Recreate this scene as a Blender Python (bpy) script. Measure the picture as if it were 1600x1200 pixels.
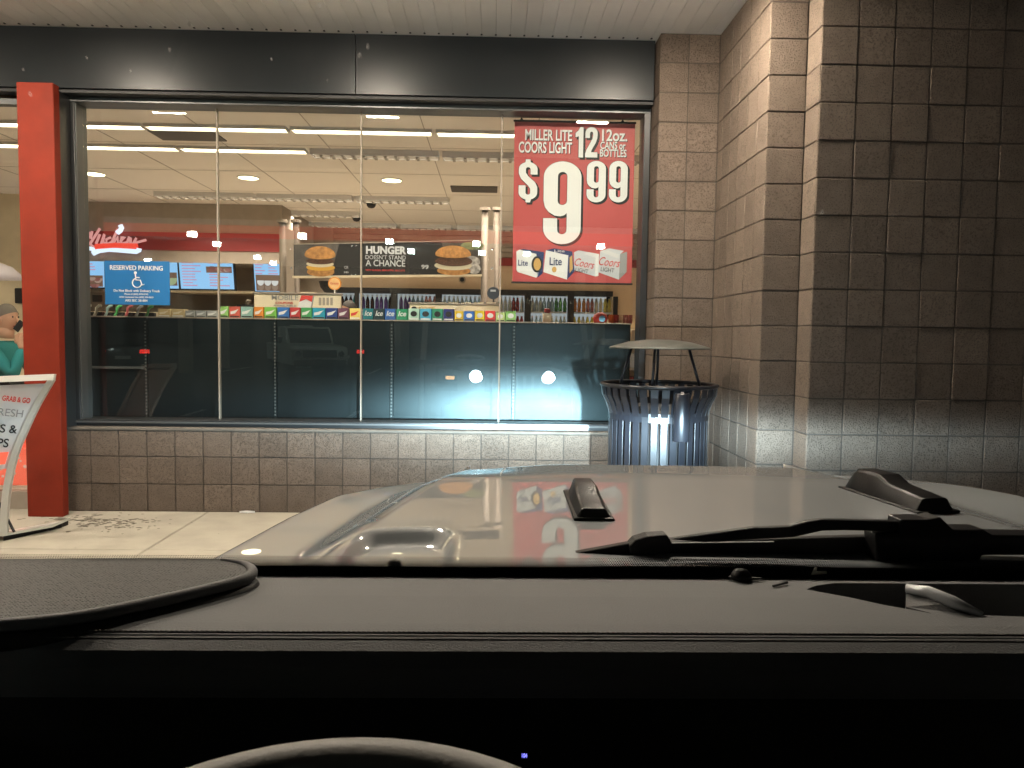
import bpy, bmesh, math, random
from mathutils import Vector, Matrix
R = math.radians
random.seed(7)
S = bpy.context.scene
for o in list(bpy.data.objects):
    bpy.data.objects.remove(o)
C = S.collection

# ------------------------------------------------------------------ camera
CAMH = 1.317
PIT, YAW, ROL, FPX = 0.0625, 0.0245, 0.0137, 1180.0
def ray(px, py):
    a = (px-800)/FPX; b = -(py-600)/FPX
    c, s = math.cos(ROL), math.sin(ROL); a, b = a*c-b*s, a*s+b*c
    c, s = math.cos(PIT), math.sin(PIT); yr, z = c+b*s, -s+b*c
    c, s = math.cos(YAW), math.sin(YAW)
    return Vector((a*c+yr*s, -a*s+yr*c, z))
def at(px, py, Y):
    r = ray(px, py); return r*(Y/r.y)+Vector((0, 0, CAMH))
def atz(px, py, Z):
    r = ray(px, py); return r*((Z-CAMH)/r.z)+Vector((0, 0, CAMH))
cd = bpy.data.cameras.new('camera'); cam = bpy.data.objects.new('camera', cd); C.objects.link(cam)
fw = ray(800, 600).normalized(); rt = (ray(900, 600)-ray(800, 600)).normalized(); up = rt.cross(fw)
M = Matrix((rt, up, -fw)).transposed().to_4x4(); M.translation = (0, 0, CAMH)
cam.matrix_world = M
cd.sensor_width = 36; cd.lens = 36*FPX/1600; cd.clip_start = 0.05; cd.clip_end = 500
S.camera = cam
cd.dof.use_dof = True; cd.dof.focus_distance = 5.7; cd.dof.aperture_fstop = 24.0
# ------------------------------------------------------------------ night sky
w = bpy.data.worlds.new('World'); S.world = w; w.use_nodes = True
nt = w.node_tree; bg = nt.nodes['Background']
sky = nt.nodes.new('ShaderNodeTexSky'); sky.sky_type = 'NISHITA'; sky.sun_disc = False
sky.sun_elevation = R(-20); sky.sun_rotation = R(200)
nt.links.new(sky.outputs[0], bg.inputs[0]); bg.inputs[1].default_value = 0.05
S.view_settings.view_transform = 'Standard'; S.view_settings.look = 'None'
S.view_settings.exposure = 0; S.view_settings.gamma = 1
try: S.view_settings.use_curve_mapping = False
except Exception: pass
S.render.engine = 'CYCLES'
S.cycles.max_bounces = 10; S.cycles.diffuse_bounces = 4; S.cycles.glossy_bounces = 5
S.cycles.transparent_max_bounces = 16; S.cycles.caustics_reflective = False; S.cycles.caustics_refractive = False
S.cycles.sample_clamp_indirect = 6
S.cycles.use_denoising = True
try: S.cycles.denoising_prefilter = 'ACCURATE'
except Exception: pass
S.cycles.use_adaptive_sampling = False

# ------------------------------------------------------------------ materials
MATS = {}
def mat(name, col, rough=0.6, metal=0.0, spec=0.5, coat=0.0, var=0.0, vscale=8.0, bump=0.0, bscale=60.0,
        emit=None, estr=0.0, objvar=0.0, dirt=0.0, dscale=1.5, dcol=(0.02, 0.018, 0.015), trans=0.0, alpha=1.0):
    m = bpy.data.materials.new(name); m.use_nodes = True
    n = m.node_tree.nodes; l = m.node_tree.links
    b = n['Principled BSDF']
    b.inputs['Base Color'].default_value = (*col, 1); b.inputs['Roughness'].default_value = rough
    b.inputs['Metallic'].default_value = metal; b.inputs['Specular IOR Level'].default_value = spec
    b.inputs['Coat Weight'].default_value = coat; b.inputs['Coat Roughness'].default_value = 0.03
    b.inputs['Transmission Weight'].default_value = trans; b.inputs['Alpha'].default_value = alpha
    if emit:
        b.inputs['Emission Color'].default_value = (*emit, 1); b.inputs['Emission Strength'].default_value = estr
    src = None
    tc = n.new('ShaderNodeTexCoord') if (var or bump or dirt) else None
    oc = tc.outputs['Object'] if tc else None
    if tc and objvar:      # every block its own patch of the texture
        oi_ = n.new('ShaderNodeObjectInfo'); va = n.new('ShaderNodeVectorMath'); va.operation = 'SCALE'; va.inputs[0].default_value = (31, 17, 23)
        l.new(oi_.outputs['Random'], va.inputs['Scale']); vb = n.new('ShaderNodeVectorMath'); l.new(oc, vb.inputs[0]); l.new(va.outputs[0], vb.inputs[1]); oc = vb.outputs[0]
    if var or objvar or dirt:
        rgb = n.new('ShaderNodeRGB'); rgb.outputs[0].default_value = (*col, 1); src = rgb.outputs[0]
    if var:
        t = n.new('ShaderNodeTexNoise'); t.inputs['Scale'].default_value = vscale; t.inputs['Detail'].default_value = 6
        l.new(oc, t.inputs['Vector'])
        mr = n.new('ShaderNodeMapRange'); mr.inputs[1].default_value = .3; mr.inputs[2].default_value = .7
        mr.inputs[3].default_value = 1-var; mr.inputs[4].default_value = 1+var; l.new(t.outputs['Fac'], mr.inputs[0])
        hsv = n.new('ShaderNodeHueSaturation'); l.new(src, hsv.inputs['Color']); l.new(mr.outputs[0], hsv.inputs['Value']); src = hsv.outputs[0]
        rr = n.new('ShaderNodeMapRange'); rr.inputs[3].default_value = max(.02, rough-.12*min(1, var*3)); rr.inputs[4].default_value = min(1, rough+.12*min(1, var*3))
        l.new(t.outputs['Fac'], rr.inputs[0]); l.new(rr.outputs[0], b.inputs['Roughness'])
    if objvar:
        oi = n.new('ShaderNodeObjectInfo'); mr = n.new('ShaderNodeMapRange'); mr.inputs[3].default_value = 1-objvar; mr.inputs[4].default_value = 1+objvar
        l.new(oi.outputs['Random'], mr.inputs[0]); hsv = n.new('ShaderNodeHueSaturation'); l.new(src, hsv.inputs['Color']); l.new(mr.outputs[0], hsv.inputs['Value']); src = hsv.outputs[0]
    if dirt:
        t = n.new('ShaderNodeTexNoise'); t.inputs['Scale'].default_value = dscale; t.inputs['Detail'].default_value = 9; t.inputs['Roughness'].default_value = .65
        l.new(oc, t.inputs['Vector'])
        mr = n.new('ShaderNodeMapRange'); mr.inputs[1].default_value = .52; mr.inputs[2].default_value = .72; mr.inputs[4].default_value = dirt
        l.new(t.outputs['Fac'], mr.inputs[0])
        mx = n.new('ShaderNodeMixRGB'); l.new(mr.outputs[0], mx.inputs[0]); l.new(src, mx.inputs[1]); mx.inputs[2].default_value = (*dcol, 1); src = mx.outputs[0]
    if src: l.new(src, b.inputs['Base Color'])
    if bump:
        t = n.new('ShaderNodeTexNoise'); t.inputs['Scale'].default_value = bscale; t.inputs['Detail'].default_value = 5
        l.new(oc, t.inputs['Vector'])
        bp = n.new('ShaderNodeBump'); bp.inputs['Strength'].default_value = bump; bp.inputs['Distance'].default_value = .004
        l.new(t.outputs['Fac'], bp.inputs['Height']); l.new(bp.outputs[0], b.inputs['Normal'])
    MATS[name] = m
    return m
def glass(name, tint, refl=1.0, dust=0.0):
    m = bpy.data.materials.new(name); m.use_nodes = True
    n = m.node_tree.nodes; l = m.node_tree.links; n.remove(n['Principled BSDF'])
    tr = n.new('ShaderNodeBsdfTransparent'); tr.inputs[0].default_value = (*tint, 1)
    gl = n.new('ShaderNodeBsdfGlossy'); gl.inputs['Roughness'].default_value = 0.0
    lw = n.new('ShaderNodeLayerWeight'); lw.inputs[0].default_value = .5
    pw = n.new('ShaderNodeMath'); pw.operation = 'POWER'; pw.inputs[1].default_value = 5; l.new(lw.outputs['Facing'], pw.inputs[0])
    fr = n.new('ShaderNodeMath'); fr.operation = 'MULTIPLY_ADD'; fr.inputs[1].default_value = .96; fr.inputs[2].default_value = .042; l.new(pw.outputs[0], fr.inputs[0])
    mu = n.new('ShaderNodeMath'); mu.operation = 'MULTIPLY'; mu.inputs[1].default_value = refl; l.new(fr.outputs[0], mu.inputs[0])
    mx = n.new('ShaderNodeMixShader'); l.new(mu.outputs[0], mx.inputs[0]); l.new(tr.outputs[0], mx.inputs[1]); l.new(gl.outputs[0], mx.inputs[2])
    out = mx.outputs[0]
    if dust:   # a thin film of dust scatters light that falls on the pane
        df = n.new('ShaderNodeBsdfDiffuse'); df.inputs[0].default_value = (.7, .72, .74, 1)
        tc = n.new('ShaderNodeTexCoord'); t = n.new('ShaderNodeTexNoise'); t.inputs['Scale'].default_value = 2.5; t.inputs['Detail'].default_value = 7
        mp = n.new('ShaderNodeMapping'); mp.inputs['Scale'].default_value = (1, 1, .35)
        l.new(tc.outputs['Object'], mp.inputs[0]); l.new(mp.outputs[0], t.inputs['Vector'])
        mr = n.new('ShaderNodeMapRange'); mr.inputs[1].default_value = .3; mr.inputs[2].default_value = .75; mr.inputs[3].default_value = dust*.3; mr.inputs[4].default_value = dust*1.6
        l.new(t.outputs['Fac'], mr.inputs[0])
        m2 = n.new('ShaderNodeMixShader'); l.new(mr.outputs[0], m2.inputs[0]); l.new(out, m2.inputs[1]); l.new(df.outputs[0], m2.inputs[2]); out = m2.outputs[0]
    l.new(out, n['Material Output'].inputs[0])
    MATS[name] = m
    return m
def emi(name, col, s, base=(.03, .03, .03)): return mat(name, base, .5, emit=col, estr=s)

WARM = (1.0, .80, .55)
mat('cmu', (.140, .107, .083), .82, var=.10, vscale=14, bump=1.0, bscale=110, objvar=.12, dirt=.22, dscale=2, dcol=(.065, .052, .043), spec=.3)
def pit(m):
    n = m.node_tree.nodes; l = m.node_tree.links; b = n['Principled BSDF']
    src = b.inputs['Base Color'].links[0].from_socket
    vec = [k for k in n if k.type == 'TEX_NOISE'][0].inputs['Vector'].links[0].from_socket
    def noise(sc, det=3):
        t = n.new('ShaderNodeTexNoise'); t.inputs['Scale'].default_value = sc; t.inputs['Detail'].default_value = det; l.new(vec, t.inputs['Vector']); return t.outputs['Fac']
    a = noise(125, 3); c = noise(330, 2); d = noise(24, 5)
    mr = n.new('ShaderNodeMapRange'); mr.inputs[1].default_value = .33; mr.inputs[2].default_value = .50; l.new(a, mr.inputs[0])
    ml = n.new('ShaderNodeMixRGB'); ml.blend_type = 'MULTIPLY'; ml.inputs[0].default_value = 1
    rp = n.new('ShaderNodeMapRange'); rp.inputs[3].default_value = .60; rp.inputs[4].default_value = 1.02; l.new(mr.outputs[0], rp.inputs[0])
    l.new(src, ml.inputs[1]); l.new(rp.outputs[0], ml.inputs[2]); l.new(ml.outputs[0], b.inputs['Base Color'])
    ad = n.new('ShaderNodeMath'); ad.operation = 'MULTIPLY_ADD'; ad.inputs[1].default_value = .45; l.new(c, ad.inputs[0]); l.new(mr.outputs[0], ad.inputs[2])
    a2 = n.new('ShaderNodeMath'); a2.operation = 'MULTIPLY_ADD'; a2.inputs[1].default_value = .9; l.new(d, a2.inputs[0]); l.new(ad.outputs[0], a2.inputs[2])
    bp = n.new('ShaderNodeBump'); bp.inputs['Strength'].default_value = .9; bp.inputs['Distance'].default_value = .004; l.new(a2.outputs[0], bp.inputs['Height']); l.new(bp.outputs[0], b.inputs['Normal'])
pit(MATS['cmu'])
mat('mortar', (.065, .052, .043), .95, bump=.4, bscale=120)
mat('cap', (.115, .098, .08), .85, var=.2, bump=.5, bscale=120)
mat('fascia', (.017, .020, .022), .32, metal=.0, spec=.2, var=.08, vscale=2.5, bump=.05, bscale=20)
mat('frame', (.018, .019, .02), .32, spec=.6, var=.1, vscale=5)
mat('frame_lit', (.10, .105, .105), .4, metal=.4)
mat('soffit', (.78, .76, .73), .6, var=.06, vscale=3, objvar=.04)
mat('dark', (.012, .012, .013), .6)
mat('red', (.185, .021, .009), .6, spec=.2, var=.16, vscale=5, bump=.12, bscale=60, dirt=.25, dscale=2, dcol=(.08, .014, .010))
mat('silicone', (.28, .245, .20), .6)
mat('concrete', (.335, .31, .255), .85, var=.10, vscale=5, bump=.35, bscale=70, dirt=.45, dscale=1.1, dcol=(.20, .18, .145))
mat('stain', (.18, .16, .128), .9)
mat('asphalt', (.05, .05, .05), .9, var=.3, vscale=6, bump=.6, bscale=90)
mat('white_paint', (.75, .75, .72), .7, var=.15)
mat('ceiling', (.80, .74, .66), .9, bump=.1, bscale=40)
mat('ceil_grid', (.33, .29, .24), .8)
mat('store_wall', (.72, .57, .41), .8, var=.05, vscale=2)
mat('cream', (.72, .62, .45), .7, var=.06)
mat('greige', (.33, .28, .23), .7, var=.08)
mat('dark_red', (.24, .018, .018), .5)
mat('red_paint', (.58, .05, .04), .5)
mat('tile', (.74, .70, .63), .35, var=.1, vscale=3)
mat('gondola', (.002, .003, .0036), .38, spec=.55, var=.2, vscale=3)
b_ = MATS['gondola'].node_tree.nodes['Principled BSDF']; b_.inputs['Specular Tint'].default_value = (.72, .93, 1.0, 1)
mat('slot', (.16, .17, .17), .5, metal=.5)
mat('steel', (.17, .14, .115), .6, metal=.2, var=.08)
mat('can_black', (.011, .012, .016), .33, spec=.42, var=.15, vscale=9, bump=.08, bscale=50)
mat('lid', (.09, .094, .085), .38, metal=.3, var=.12)
mat('white', (.68, .68, .68), .5)
mat('signwhite', (.70, .70, .70), .45, var=.03)
mat('ink', (.009, .009, .010), .6)
mat('ink_grey', (.28, .28, .28), .6)
mat('ink_red', (.6, .05, .04), .6)
mat('blue_sign', (.012, .13, .34), .4)
mat('poster_red', (.60, .115, .115), .5, var=.03)
m_ = MATS['poster_red']; n_ = m_.node_tree.nodes; l_ = m_.node_tree.links
tl_ = n_.new('ShaderNodeBsdfTranslucent'); tl_.inputs[0].default_value = (.62, .12, .11, 1); mx_ = n_.new('ShaderNodeMixShader'); mx_.inputs[0].default_value = .35
l_.new(n_['Principled BSDF'].outputs[0], mx_.inputs[1]); l_.new(tl_.outputs[0], mx_.inputs[2]); l_.new(mx_.outputs[0], n_['Material Output'].inputs[0])
mat('poster_back', (.7, .65, .6), .7)
mat('navy', (.015, .03, .12), .5)
mat('silver', (.60, .62, .65), .35, metal=.3)
mat('gold', (.55, .33, .10), .5)
mat('paint', (.45, .485, .505), .45, metal=.0, coat=1.0, spec=.2)
mat('plastic_black', (.009, .009, .0095), .5, spec=.2, bump=.2, bscale=350)
mat('rubber', (.007, .007, .0075), .40, spec=.16, bump=.1, bscale=200)
mat('dash', (.150, .153, .155), .62, spec=.35, var=.06, vscale=10, bump=.35, bscale=420)
mat('dash_dark', (.018, .0175, .017), .6, spec=.3, bump=.3, bscale=420)
mat('thread', (.11, .10, .09), .8)
mat('leather', (.31, .30, .28), .5, spec=.4, bump=.15, bscale=300)
mat('cabin', (.02, .02, .02), .9)
mat('frit', (.006, .006, .006), .8, spec=.1)
mat('chrome', (.55, .55, .56), .12, metal=1.0)
mat('tyre', (.02, .02, .02), .85)
n_ = MATS['paint'].node_tree.nodes; l_ = MATS['paint'].node_tree.links      # clear lacquer over the paint
n_['Principled BSDF'].inputs['Coat Weight'].default_value = 0
gl_ = n_.new('ShaderNodeBsdfGlossy'); gl_.inputs['Roughness'].default_value = .015; lw_ = n_.new('ShaderNodeLayerWeight'); lw_.inputs[0].default_value = .5
pw_ = n_.new('ShaderNodeMath'); pw_.operation = 'POWER'; pw_.inputs[1].default_value = 5; l_.new(lw_.outputs['Facing'], pw_.inputs[0])
fr_ = n_.new('ShaderNodeMath'); fr_.operation = 'MULTIPLY_ADD'; fr_.inputs[1].default_value = .64; fr_.inputs[2].default_value = .36; l_.new(pw_.outputs[0], fr_.inputs[0])
mx_ = n_.new('ShaderNodeMixShader'); l_.new(fr_.outputs[0], mx_.inputs[0]); l_.new(n_['Principled BSDF'].outputs[0], mx_.inputs[1]); l_.new(gl_.outputs[0], mx_.inputs[2]); l_.new(mx_.outputs[0], n_['Material Output'].inputs[0])
emi('headlamp', (.80, .93, 1.0), 120)
emi('signal', (1.0, .50, .16), 14)
emi('tail', (1.0, .03, .02), 9)
mat('vent_dark', (.07, .06, .05), .7)
mat('louver', (.30, .28, .25), .6, spec=.2)
emi('troffer', (1.0, .80, .50), 10)
emi('troffer_far', (1.0, .82, .58), 8)
emi('troffer_dim', (1.0, .80, .60), 12)
emi('downlight', (1.0, .84, .50), 9)
emi('soffit_light', (1.0, .86, .70), 880)
emi('canopy_light', (.80, 1.0, .90), 110)
emi('canopy_red', (1.0, .12, .08), 2.0)
emi('kitchen_lamp', (1.0, .86, .66), 30)
emi('neon_white', (.72, .84, 1.0), 1.3)
emi('neon_pink', (1.0, .42, .40), .75)
emi('neon_red', (1.0, .07, .04), 1.0)
emi('screen_blue', (.30, .62, 1.0), 1.0)
emi('screen_ink', (.75, .35, .55), .8)
emi('screen_food', (.30, .16, .10), .5)
emi('screen_white', (.85, .85, .85), .75)
emi('digits', (.2, .2, 1.0), 2.0)
emi('cooler_light', (.92, .95, 1.0), .42)
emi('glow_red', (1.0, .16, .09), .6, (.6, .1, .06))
glass('pane', (.97, .985, .975), 1.0, .002)
glass('windshield', (.975, .985, .975), .25)
glass('car_glass', (.25, .28, .28), 1.0)
glass('cooler_glass', (.95, .97, .97), .6)
mat('skin', (.52, .30, .20), .55, var=.05)
mat('hair_grey', (.16, .14, .12), .8, bump=.8, bscale=200)
mat('hair_dark', (.02, .016, .014), .7, bump=.8, bscale=200)
mat('teal_cloth', (.02, .22, .24), .85, bump=.3, bscale=60)
mat('black_cloth', (.012, .012, .014), .9)
mat('bread', (.50, .24, .07), .6, var=.35, vscale=30)
mat('meat', (.10, .045, .025), .7, var=.5, vscale=60)
mat('cheese', (.75, .42, .06), .5)
mat('egg', (.75, .68, .50), .5)
mat('foil', (.40, .38, .36), .45, var=.7, vscale=25)
mat('banner_dark', (.010, .009, .009), .6, var=.3, vscale=3)
mat('banner_grey', (.10, .09, .085), .6, var=.5, vscale=6)
def colmat(key, rgb): return MATS.get(key) or mat(key, rgb, .45, var=.05)

# ------------------------------------------------------------------ building helpers
def tag(o, label=None, cat=None, group=None, kind=None):
    if label: o['label'] = label
    if cat: o['category'] = cat
    if group: o['group'] = group
    if kind: o['kind'] = kind
    return o
def thing(name, loc, label, cat, group=None):
    o = bpy.data.objects.new(name, None); C.objects.link(o); o.location = loc; o.empty_display_size = .1
    return tag(o, label, cat, group)
def off(p):
    v = Vector((0, 0, 0))
    while p: v += p.location; p = p.parent
    return v
class MB:
    def __init__(s): s.bm = bmesh.new()
    def box(s, x0, x1, y0, y1, z0, z1, bev=0, mtx=None):
        r = bmesh.ops.create_cube(s.bm, size=1)
        vs = r['verts']
        for v in vs:
            v.co = Vector((x0+(v.co.x+.5)*(x1-x0), y0+(v.co.y+.5)*(y1-y0), z0+(v.co.z+.5)*(z1-z0)))
        if bev:
            es = list({e for v in vs for e in v.link_edges})
            rb = bmesh.ops.bevel(s.bm, geom=es, offset=bev, segments=2 if bev > .01 else 1, affect='EDGES', profile=.5)
            vs = list({v for f in rb['faces'] for v in f.verts} | {v for v in vs if v.is_valid})
        if mtx: bmesh.ops.transform(s.bm, matrix=mtx, verts=vs)
        return s
    def prism(s, pts, d):      # polygon of 3d points, extruded by the vector d
        d = Vector(d)
        a = [s.bm.verts.new(p) for p in pts]; b = [s.bm.verts.new(Vector(p)+d) for p in pts]
        n = len(a)
        s.bm.faces.new(a); s.bm.faces.new(b[::-1])
        for i in range(n): s.bm.faces.new((a[i], b[i], b[(i+1) % n], a[(i+1) % n]))
        return s
    def tube(s, pts, r, n=8, cap=True, closed=False):
        pts = [Vector(p) for p in pts]; rs = r if isinstance(r, (list, tuple)) else [r]*len(pts)
        rings = []; N = None
        for i, p in enumerate(pts):
            if closed: t = (pts[(i+1) % len(pts)]-pts[i-1]).normalized()
            else: t = (pts[min(i+1, len(pts)-1)]-pts[max(i-1, 0)]).normalized()
            if N is None: N = t.orthogonal().normalized()
            N = (N-t*N.dot(t)).normalized() if (N-t*N.dot(t)).length > 1e-6 else t.orthogonal().normalized()
            B = t.cross(N)
            rings.append([s.bm.verts.new(p+(N*math.cos(2*math.pi*k/n)+B*math.sin(2*math.pi*k/n))*rs[i]) for k in range(n)])
        for i in range(len(rings)-(0 if closed else 1)):
            a, b = rings[i], rings[(i+1) % len(rings)]
            for k in range(n): s.bm.faces.new((a[k], a[(k+1) % n], b[(k+1) % n], b[k]))
        if cap and not closed:
            s.bm.faces.new(rings[0][::-1]); s.bm.faces.new(rings[-1])
        return s
    def lathe(s, prof, c=(0, 0, 0), n=32, axis='z', cap=True):   # prof: list of (r, h)
        c = Vector(c); rings = []
        for r, h in prof:
            ring = []
            for k in range(n):
                a = 2*math.pi*k/n; x, y = r*math.cos(a), r*math.sin(a)
                ring.append(s.bm.verts.new(c+(Vector((x, y, h)) if axis == 'z' else Vector((x, h, y)) if axis == 'y' else Vector((h, x, y)))))
            rings.append(ring)
        for a, b in zip(rings, rings[1:]):
            for k in range(n): s.bm.faces.new((a[k], a[(k+1) % n], b[(k+1) % n], b[k]))
        for rg, pr in ((rings[0], prof[0]), (rings[-1], prof[-1])):
            if cap and pr[0] > 1e-5:
                try: s.bm.faces.new(rg)
                except Exception: pass
        return s
    def grid(s, fn, nu, nv):
        g = [[s.bm.verts.new(fn(i/nu, j/nv)) for j in range(nv+1)] for i in range(nu+1)]
        for i in range(nu):
            for j in range(nv): s.bm.faces.new((g[i][j], g[i+1][j], g[i+1][j+1], g[i][j+1]))
        return s
    def ell(s, c, rx, rz, n=24, dy=.002, a0=0, a1=360, rot=0):     # flat ellipse (or part of one) facing -y, dy thick
        pts = []
        full = abs(a1-a0) >= 360
        for k in range(n if full else n+1):
            a = R(a0+(a1-a0)*k/n); x, z = rx*math.cos(a), rz*math.sin(a)
            cr, sr = math.cos(R(rot)), math.sin(R(rot))
            pts.append((c[0]+x*cr-z*sr, c[1], c[2]+x*sr+z*cr))
        return s.prism(pts, (0, dy, 0))
    def build(s, name, m, parent=None, smooth=False, kind=None, label=None, local=False):
        bmesh.ops.recalc_face_normals(s.bm, faces=s.bm.faces)
        if parent and not local: bmesh.ops.translate(s.bm, verts=s.bm.verts, vec=-off(parent))
        me = bpy.data.meshes.new(name); s.bm.to_mesh(me); s.bm.free()
        if smooth:
            for p in me.polygons: p.use_smooth = True
        me.materials.append(MATS[m] if isinstance(m, str) else m)
        o = bpy.data.objects.new(name, me); C.objects.link(o)
        if parent: o.parent = parent
        if kind: o['kind'] = kind
        if label: o['label'] = label
        if smooth == 'auto':
            try:
                md = o.modifiers.new('wn', 'WEIGHTED_NORMAL')
            except Exception: pass
        return o
def mesh_obj(name, me, loc, parent=None):
    o = bpy.data.objects.new(name, me); C.objects.link(o); o.location = Vector(loc)-(off(parent) if parent else Vector())
    o.parent = parent
    return o
def text(s, loc, h, m, parent, sx=.8, bold=.0, name='lettering', ang=0, rot=None, align='CENTER', ext=.0008, shear=0, wfit=None, sp=1.0):
    """lettering standing in the x-z plane, facing -y; h = height of a capital"""
    cu = bpy.data.curves.new(name, 'FONT'); cu.body = s; cu.align_x = align; cu.align_y = 'CENTER'
    cu.size = h/.70; cu.extrude = ext; cu.offset = bold*h; cu.shear = shear; cu.space_character = sp
    cu.resolution_u = 4
    cu.materials.append(MATS[m])
    o = bpy.data.objects.new(name, cu); C.objects.link(o)
    if parent: o.parent = parent; o.location = Vector(loc)-off(parent)
    else: o.location = loc
    o.rotation_euler = rot if rot else (R(90), R(-ang) if False else 0, 0)
    if ang and not rot: o.rotation_euler = (R(90), R(ang), 0)
    o.scale = (sx, 1, 1)
    if wfit:
        bpy.context.view_layer.update()
        wd = o.dimensions.x
        if wd > 0: o.scale = (sx*wfit/wd, 1, 1)
    return o
def glyph(paths, loc, w_, h_, m, parent, y=0, name='numeral', grow=0):
    """closed outlines in the unit box -> flat filled lettering in the x-z plane"""
    cu = bpy.data.curves.new(name, 'CURVE'); cu.dimensions = '2D'; cu.fill_mode = 'BOTH'; cu.extrude = .0008; cu.offset = grow
    for p in paths:
        sp = cu.splines.new('POLY'); sp.points.add(len(p)-1); sp.use_cyclic_u = True
        for q, (x, z) in zip(sp.points, p): q.co = (x*w_, z*h_, 0, 1)
    cu.materials.append(MATS[m])
    o = bpy.data.objects.new(name, cu); C.objects.link(o); o.parent = parent
    o.location = Vector(loc)-off(parent); o.rotation_euler = (R(90), 0, 0)
    return o
def arc(cx, cz, rx, rz, a0, a1, n=12):
    return [(cx+rx*math.cos(R(a0+(a1-a0)*k/n)), cz+rz*math.sin(R(a0+(a1-a0)*k/n))) for k in range(n+1)]
def copy_thing(o, loc, label=None):
    c = o.copy(); C.objects.link(c); c.location = loc
    if label: c['label'] = label
    for ch in o.children:
        d = ch.copy(); C.objects.link(d); d.parent = c
        for g in ch.children:
            e = g.copy(); C.objects.link(e); e.parent = d
    return c
def structure(o): o['kind'] = 'structure'; return o

# ================================================================== GROUND
MB().box(-60, 60, -90, 3.2, -.25, -.15).build('parking_lot', 'asphalt')['kind'] = 'structure'
sw = structure(bpy.data.objects.new('sidewalk', None)); C.objects.link(sw)
JX = [-9.6, -6.6, -3.62, -2.09, -.57, .95, 2.47, 4.0, 5.5, 8.5]
for a, b in zip(JX, JX[1:]):
    for y0, y1 in ((3.35, 4.55), (4.55, 5.65)):
        MB().box(a+.004, b-.004, y0+.004, y1-.004, -.12, 0, bev=.006).build('slab', 'concrete', sw)
MB().box(-9.6, 8.5, 3.35, 5.65, -.2, -.012).build('joint_bed', 'mortar', sw)
cb = structure(bpy.data.objects.new('kerb', None)); C.objects.link(cb)
for i in range(12): MB().box(-9.6+i*1.5, -8.106+i*1.5, 3.2, 3.345, -.3, -.003, bev=.015).build('kerbstone', 'concrete', cb)
# oil and gum marks: small irregular flecks
fl = MB()
def fleck(x, y, r, sq=.6):
    n = 9; a0 = random.random()*6
    pts = [(x+r*random.uniform(.6, 1.1)*math.cos(a0+k*2*math.pi/n), y+r*sq*random.uniform(.6, 1.1)*math.sin(a0+k*2*math.pi/n), .003) for k in range(n)]
    fl.prism(pts, (0, 0, .0008))
for k in range(170):
    q = atz(random.gauss(165, 45), random.gauss(816, 6), 0)
    if q.y < 5.5: fleck(q.x, q.y, random.uniform(.006, .022))
for px, py, r in ((207, 812, .03), (98, 806, .035), (108, 813, .03), (48, 806, .025), (92, 812, .04), (150, 806, .03), (30, 812, .02)):
    q = atz(px, py, 0); fleck(q.x, q.y, r); fleck(q.x+.02, q.y+.02, r*.7)
for k in range(60):
    fleck(random.uniform(-4.5, 1.4), random.uniform(3.6, 5.45), random.uniform(.004, .012))
fl.build('stains', 'stain', sw, kind='stuff')
tg = MB(); q = atz(385, 802, 0); tg.prism([(q.x-.05, q.y, .004), (q.x, q.y+.02, .004), (q.x+.06, q.y+.005, .004), (q.x+.01, q.y-.015, .004)], (0, 0, .012))
tag(tg.build('paper_scrap', 'white'), 'torn white paper scrap lying at the foot of the low block wall', 'litter')
mk = structure(bpy.data.objects.new('bay_markings', None)); C.objects.link(mk)
for x in (-2.2, 1.9, 4.8, -5.1): MB().box(x, x+.1, -3.2, 2.9, -.148, -.146).build('bay_line', 'white_paint', mk)
for i in range(8): MB().box(-12+i*2.8, -11.9+i*2.8, -22, -17, -.148, -.146).build('bay_line', 'white_paint', mk)

# ================================================================== BLOCK WALLS
U = .2032; J = .0032
bm_cache = {}
def block_mesh(w_, h_, t_=.12):
    k = (round(w_, 3), round(h_, 3))
    if k not in bm_cache:
        b = MB().box(-w_/2, w_/2, 0, t_, -h_/2, h_/2, bev=.003)
        bmesh.ops.recalc_face_normals(b.bm, faces=b.bm.faces)
        me = bpy.data.meshes.new('block'); b.bm.to_mesh(me); b.bm.free(); me.materials.append(MATS['cmu']); bm_cache[k] = me
    return bm_cache[k]
def block_face(root, x0, cols, zs, y, rotz=0, ax=None):
    """cols: list of (offset0, offset1) along the face; zs: list of (z0,z1); rotz 0 faces -y, -90deg faces -x"""
    for a, b in cols:
        for z0, z1 in zs:
            me = block_mesh(b-a-2*J, z1-z0-2*J)
            j = random.uniform(-.0015, .0015)
            if rotz == 0: o = mesh_obj('block', me, (x0+(a+b)/2, y+j, (z0+z1)/2), root)
            else:
                o = mesh_obj('block', me, (x0+j, y-(a+b)/2, (z0+z1)/2), root); o.rotation_euler = (0, 0, R(-90))
LZ = [(-.0+max(0, .407-U*(i+1)), .407-U*i) for i in range(2)]
low = thing('block_wall', (-1.2, 5.534, 0), 'low brown block wall under the big shop window', 'wall')
cols = [(U*i, U*(i+1)) for i in range(21)]
block_face(low, -3.134, cols[:21], [(.407, .600)]+LZ, 5.534)
MB().box(-3.134, 1.12, 5.541, 5.80, 0, .598).build('mortar', 'mortar', low)
MB().box(-3.15, 1.12, 5.526, 5.62, .598, .622, bev=.006).build('cap', 'cap', low)
ZT = 3.230
ZS = [(ZT, 3.428)]+[(ZT-U*(i+1), ZT-U*i) for i in range(15)]+[(0, ZT-15*U)]
pil = thing('block_pilaster', (1.4, 4.9, 0), 'stepped brown block pilaster in the corner beside the trash can', 'pilaster')
XA, XS, YA, YB, YC, XC = 1.1265, 1.545, 5.339, 4.364, 4.1786, 1.762
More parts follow.
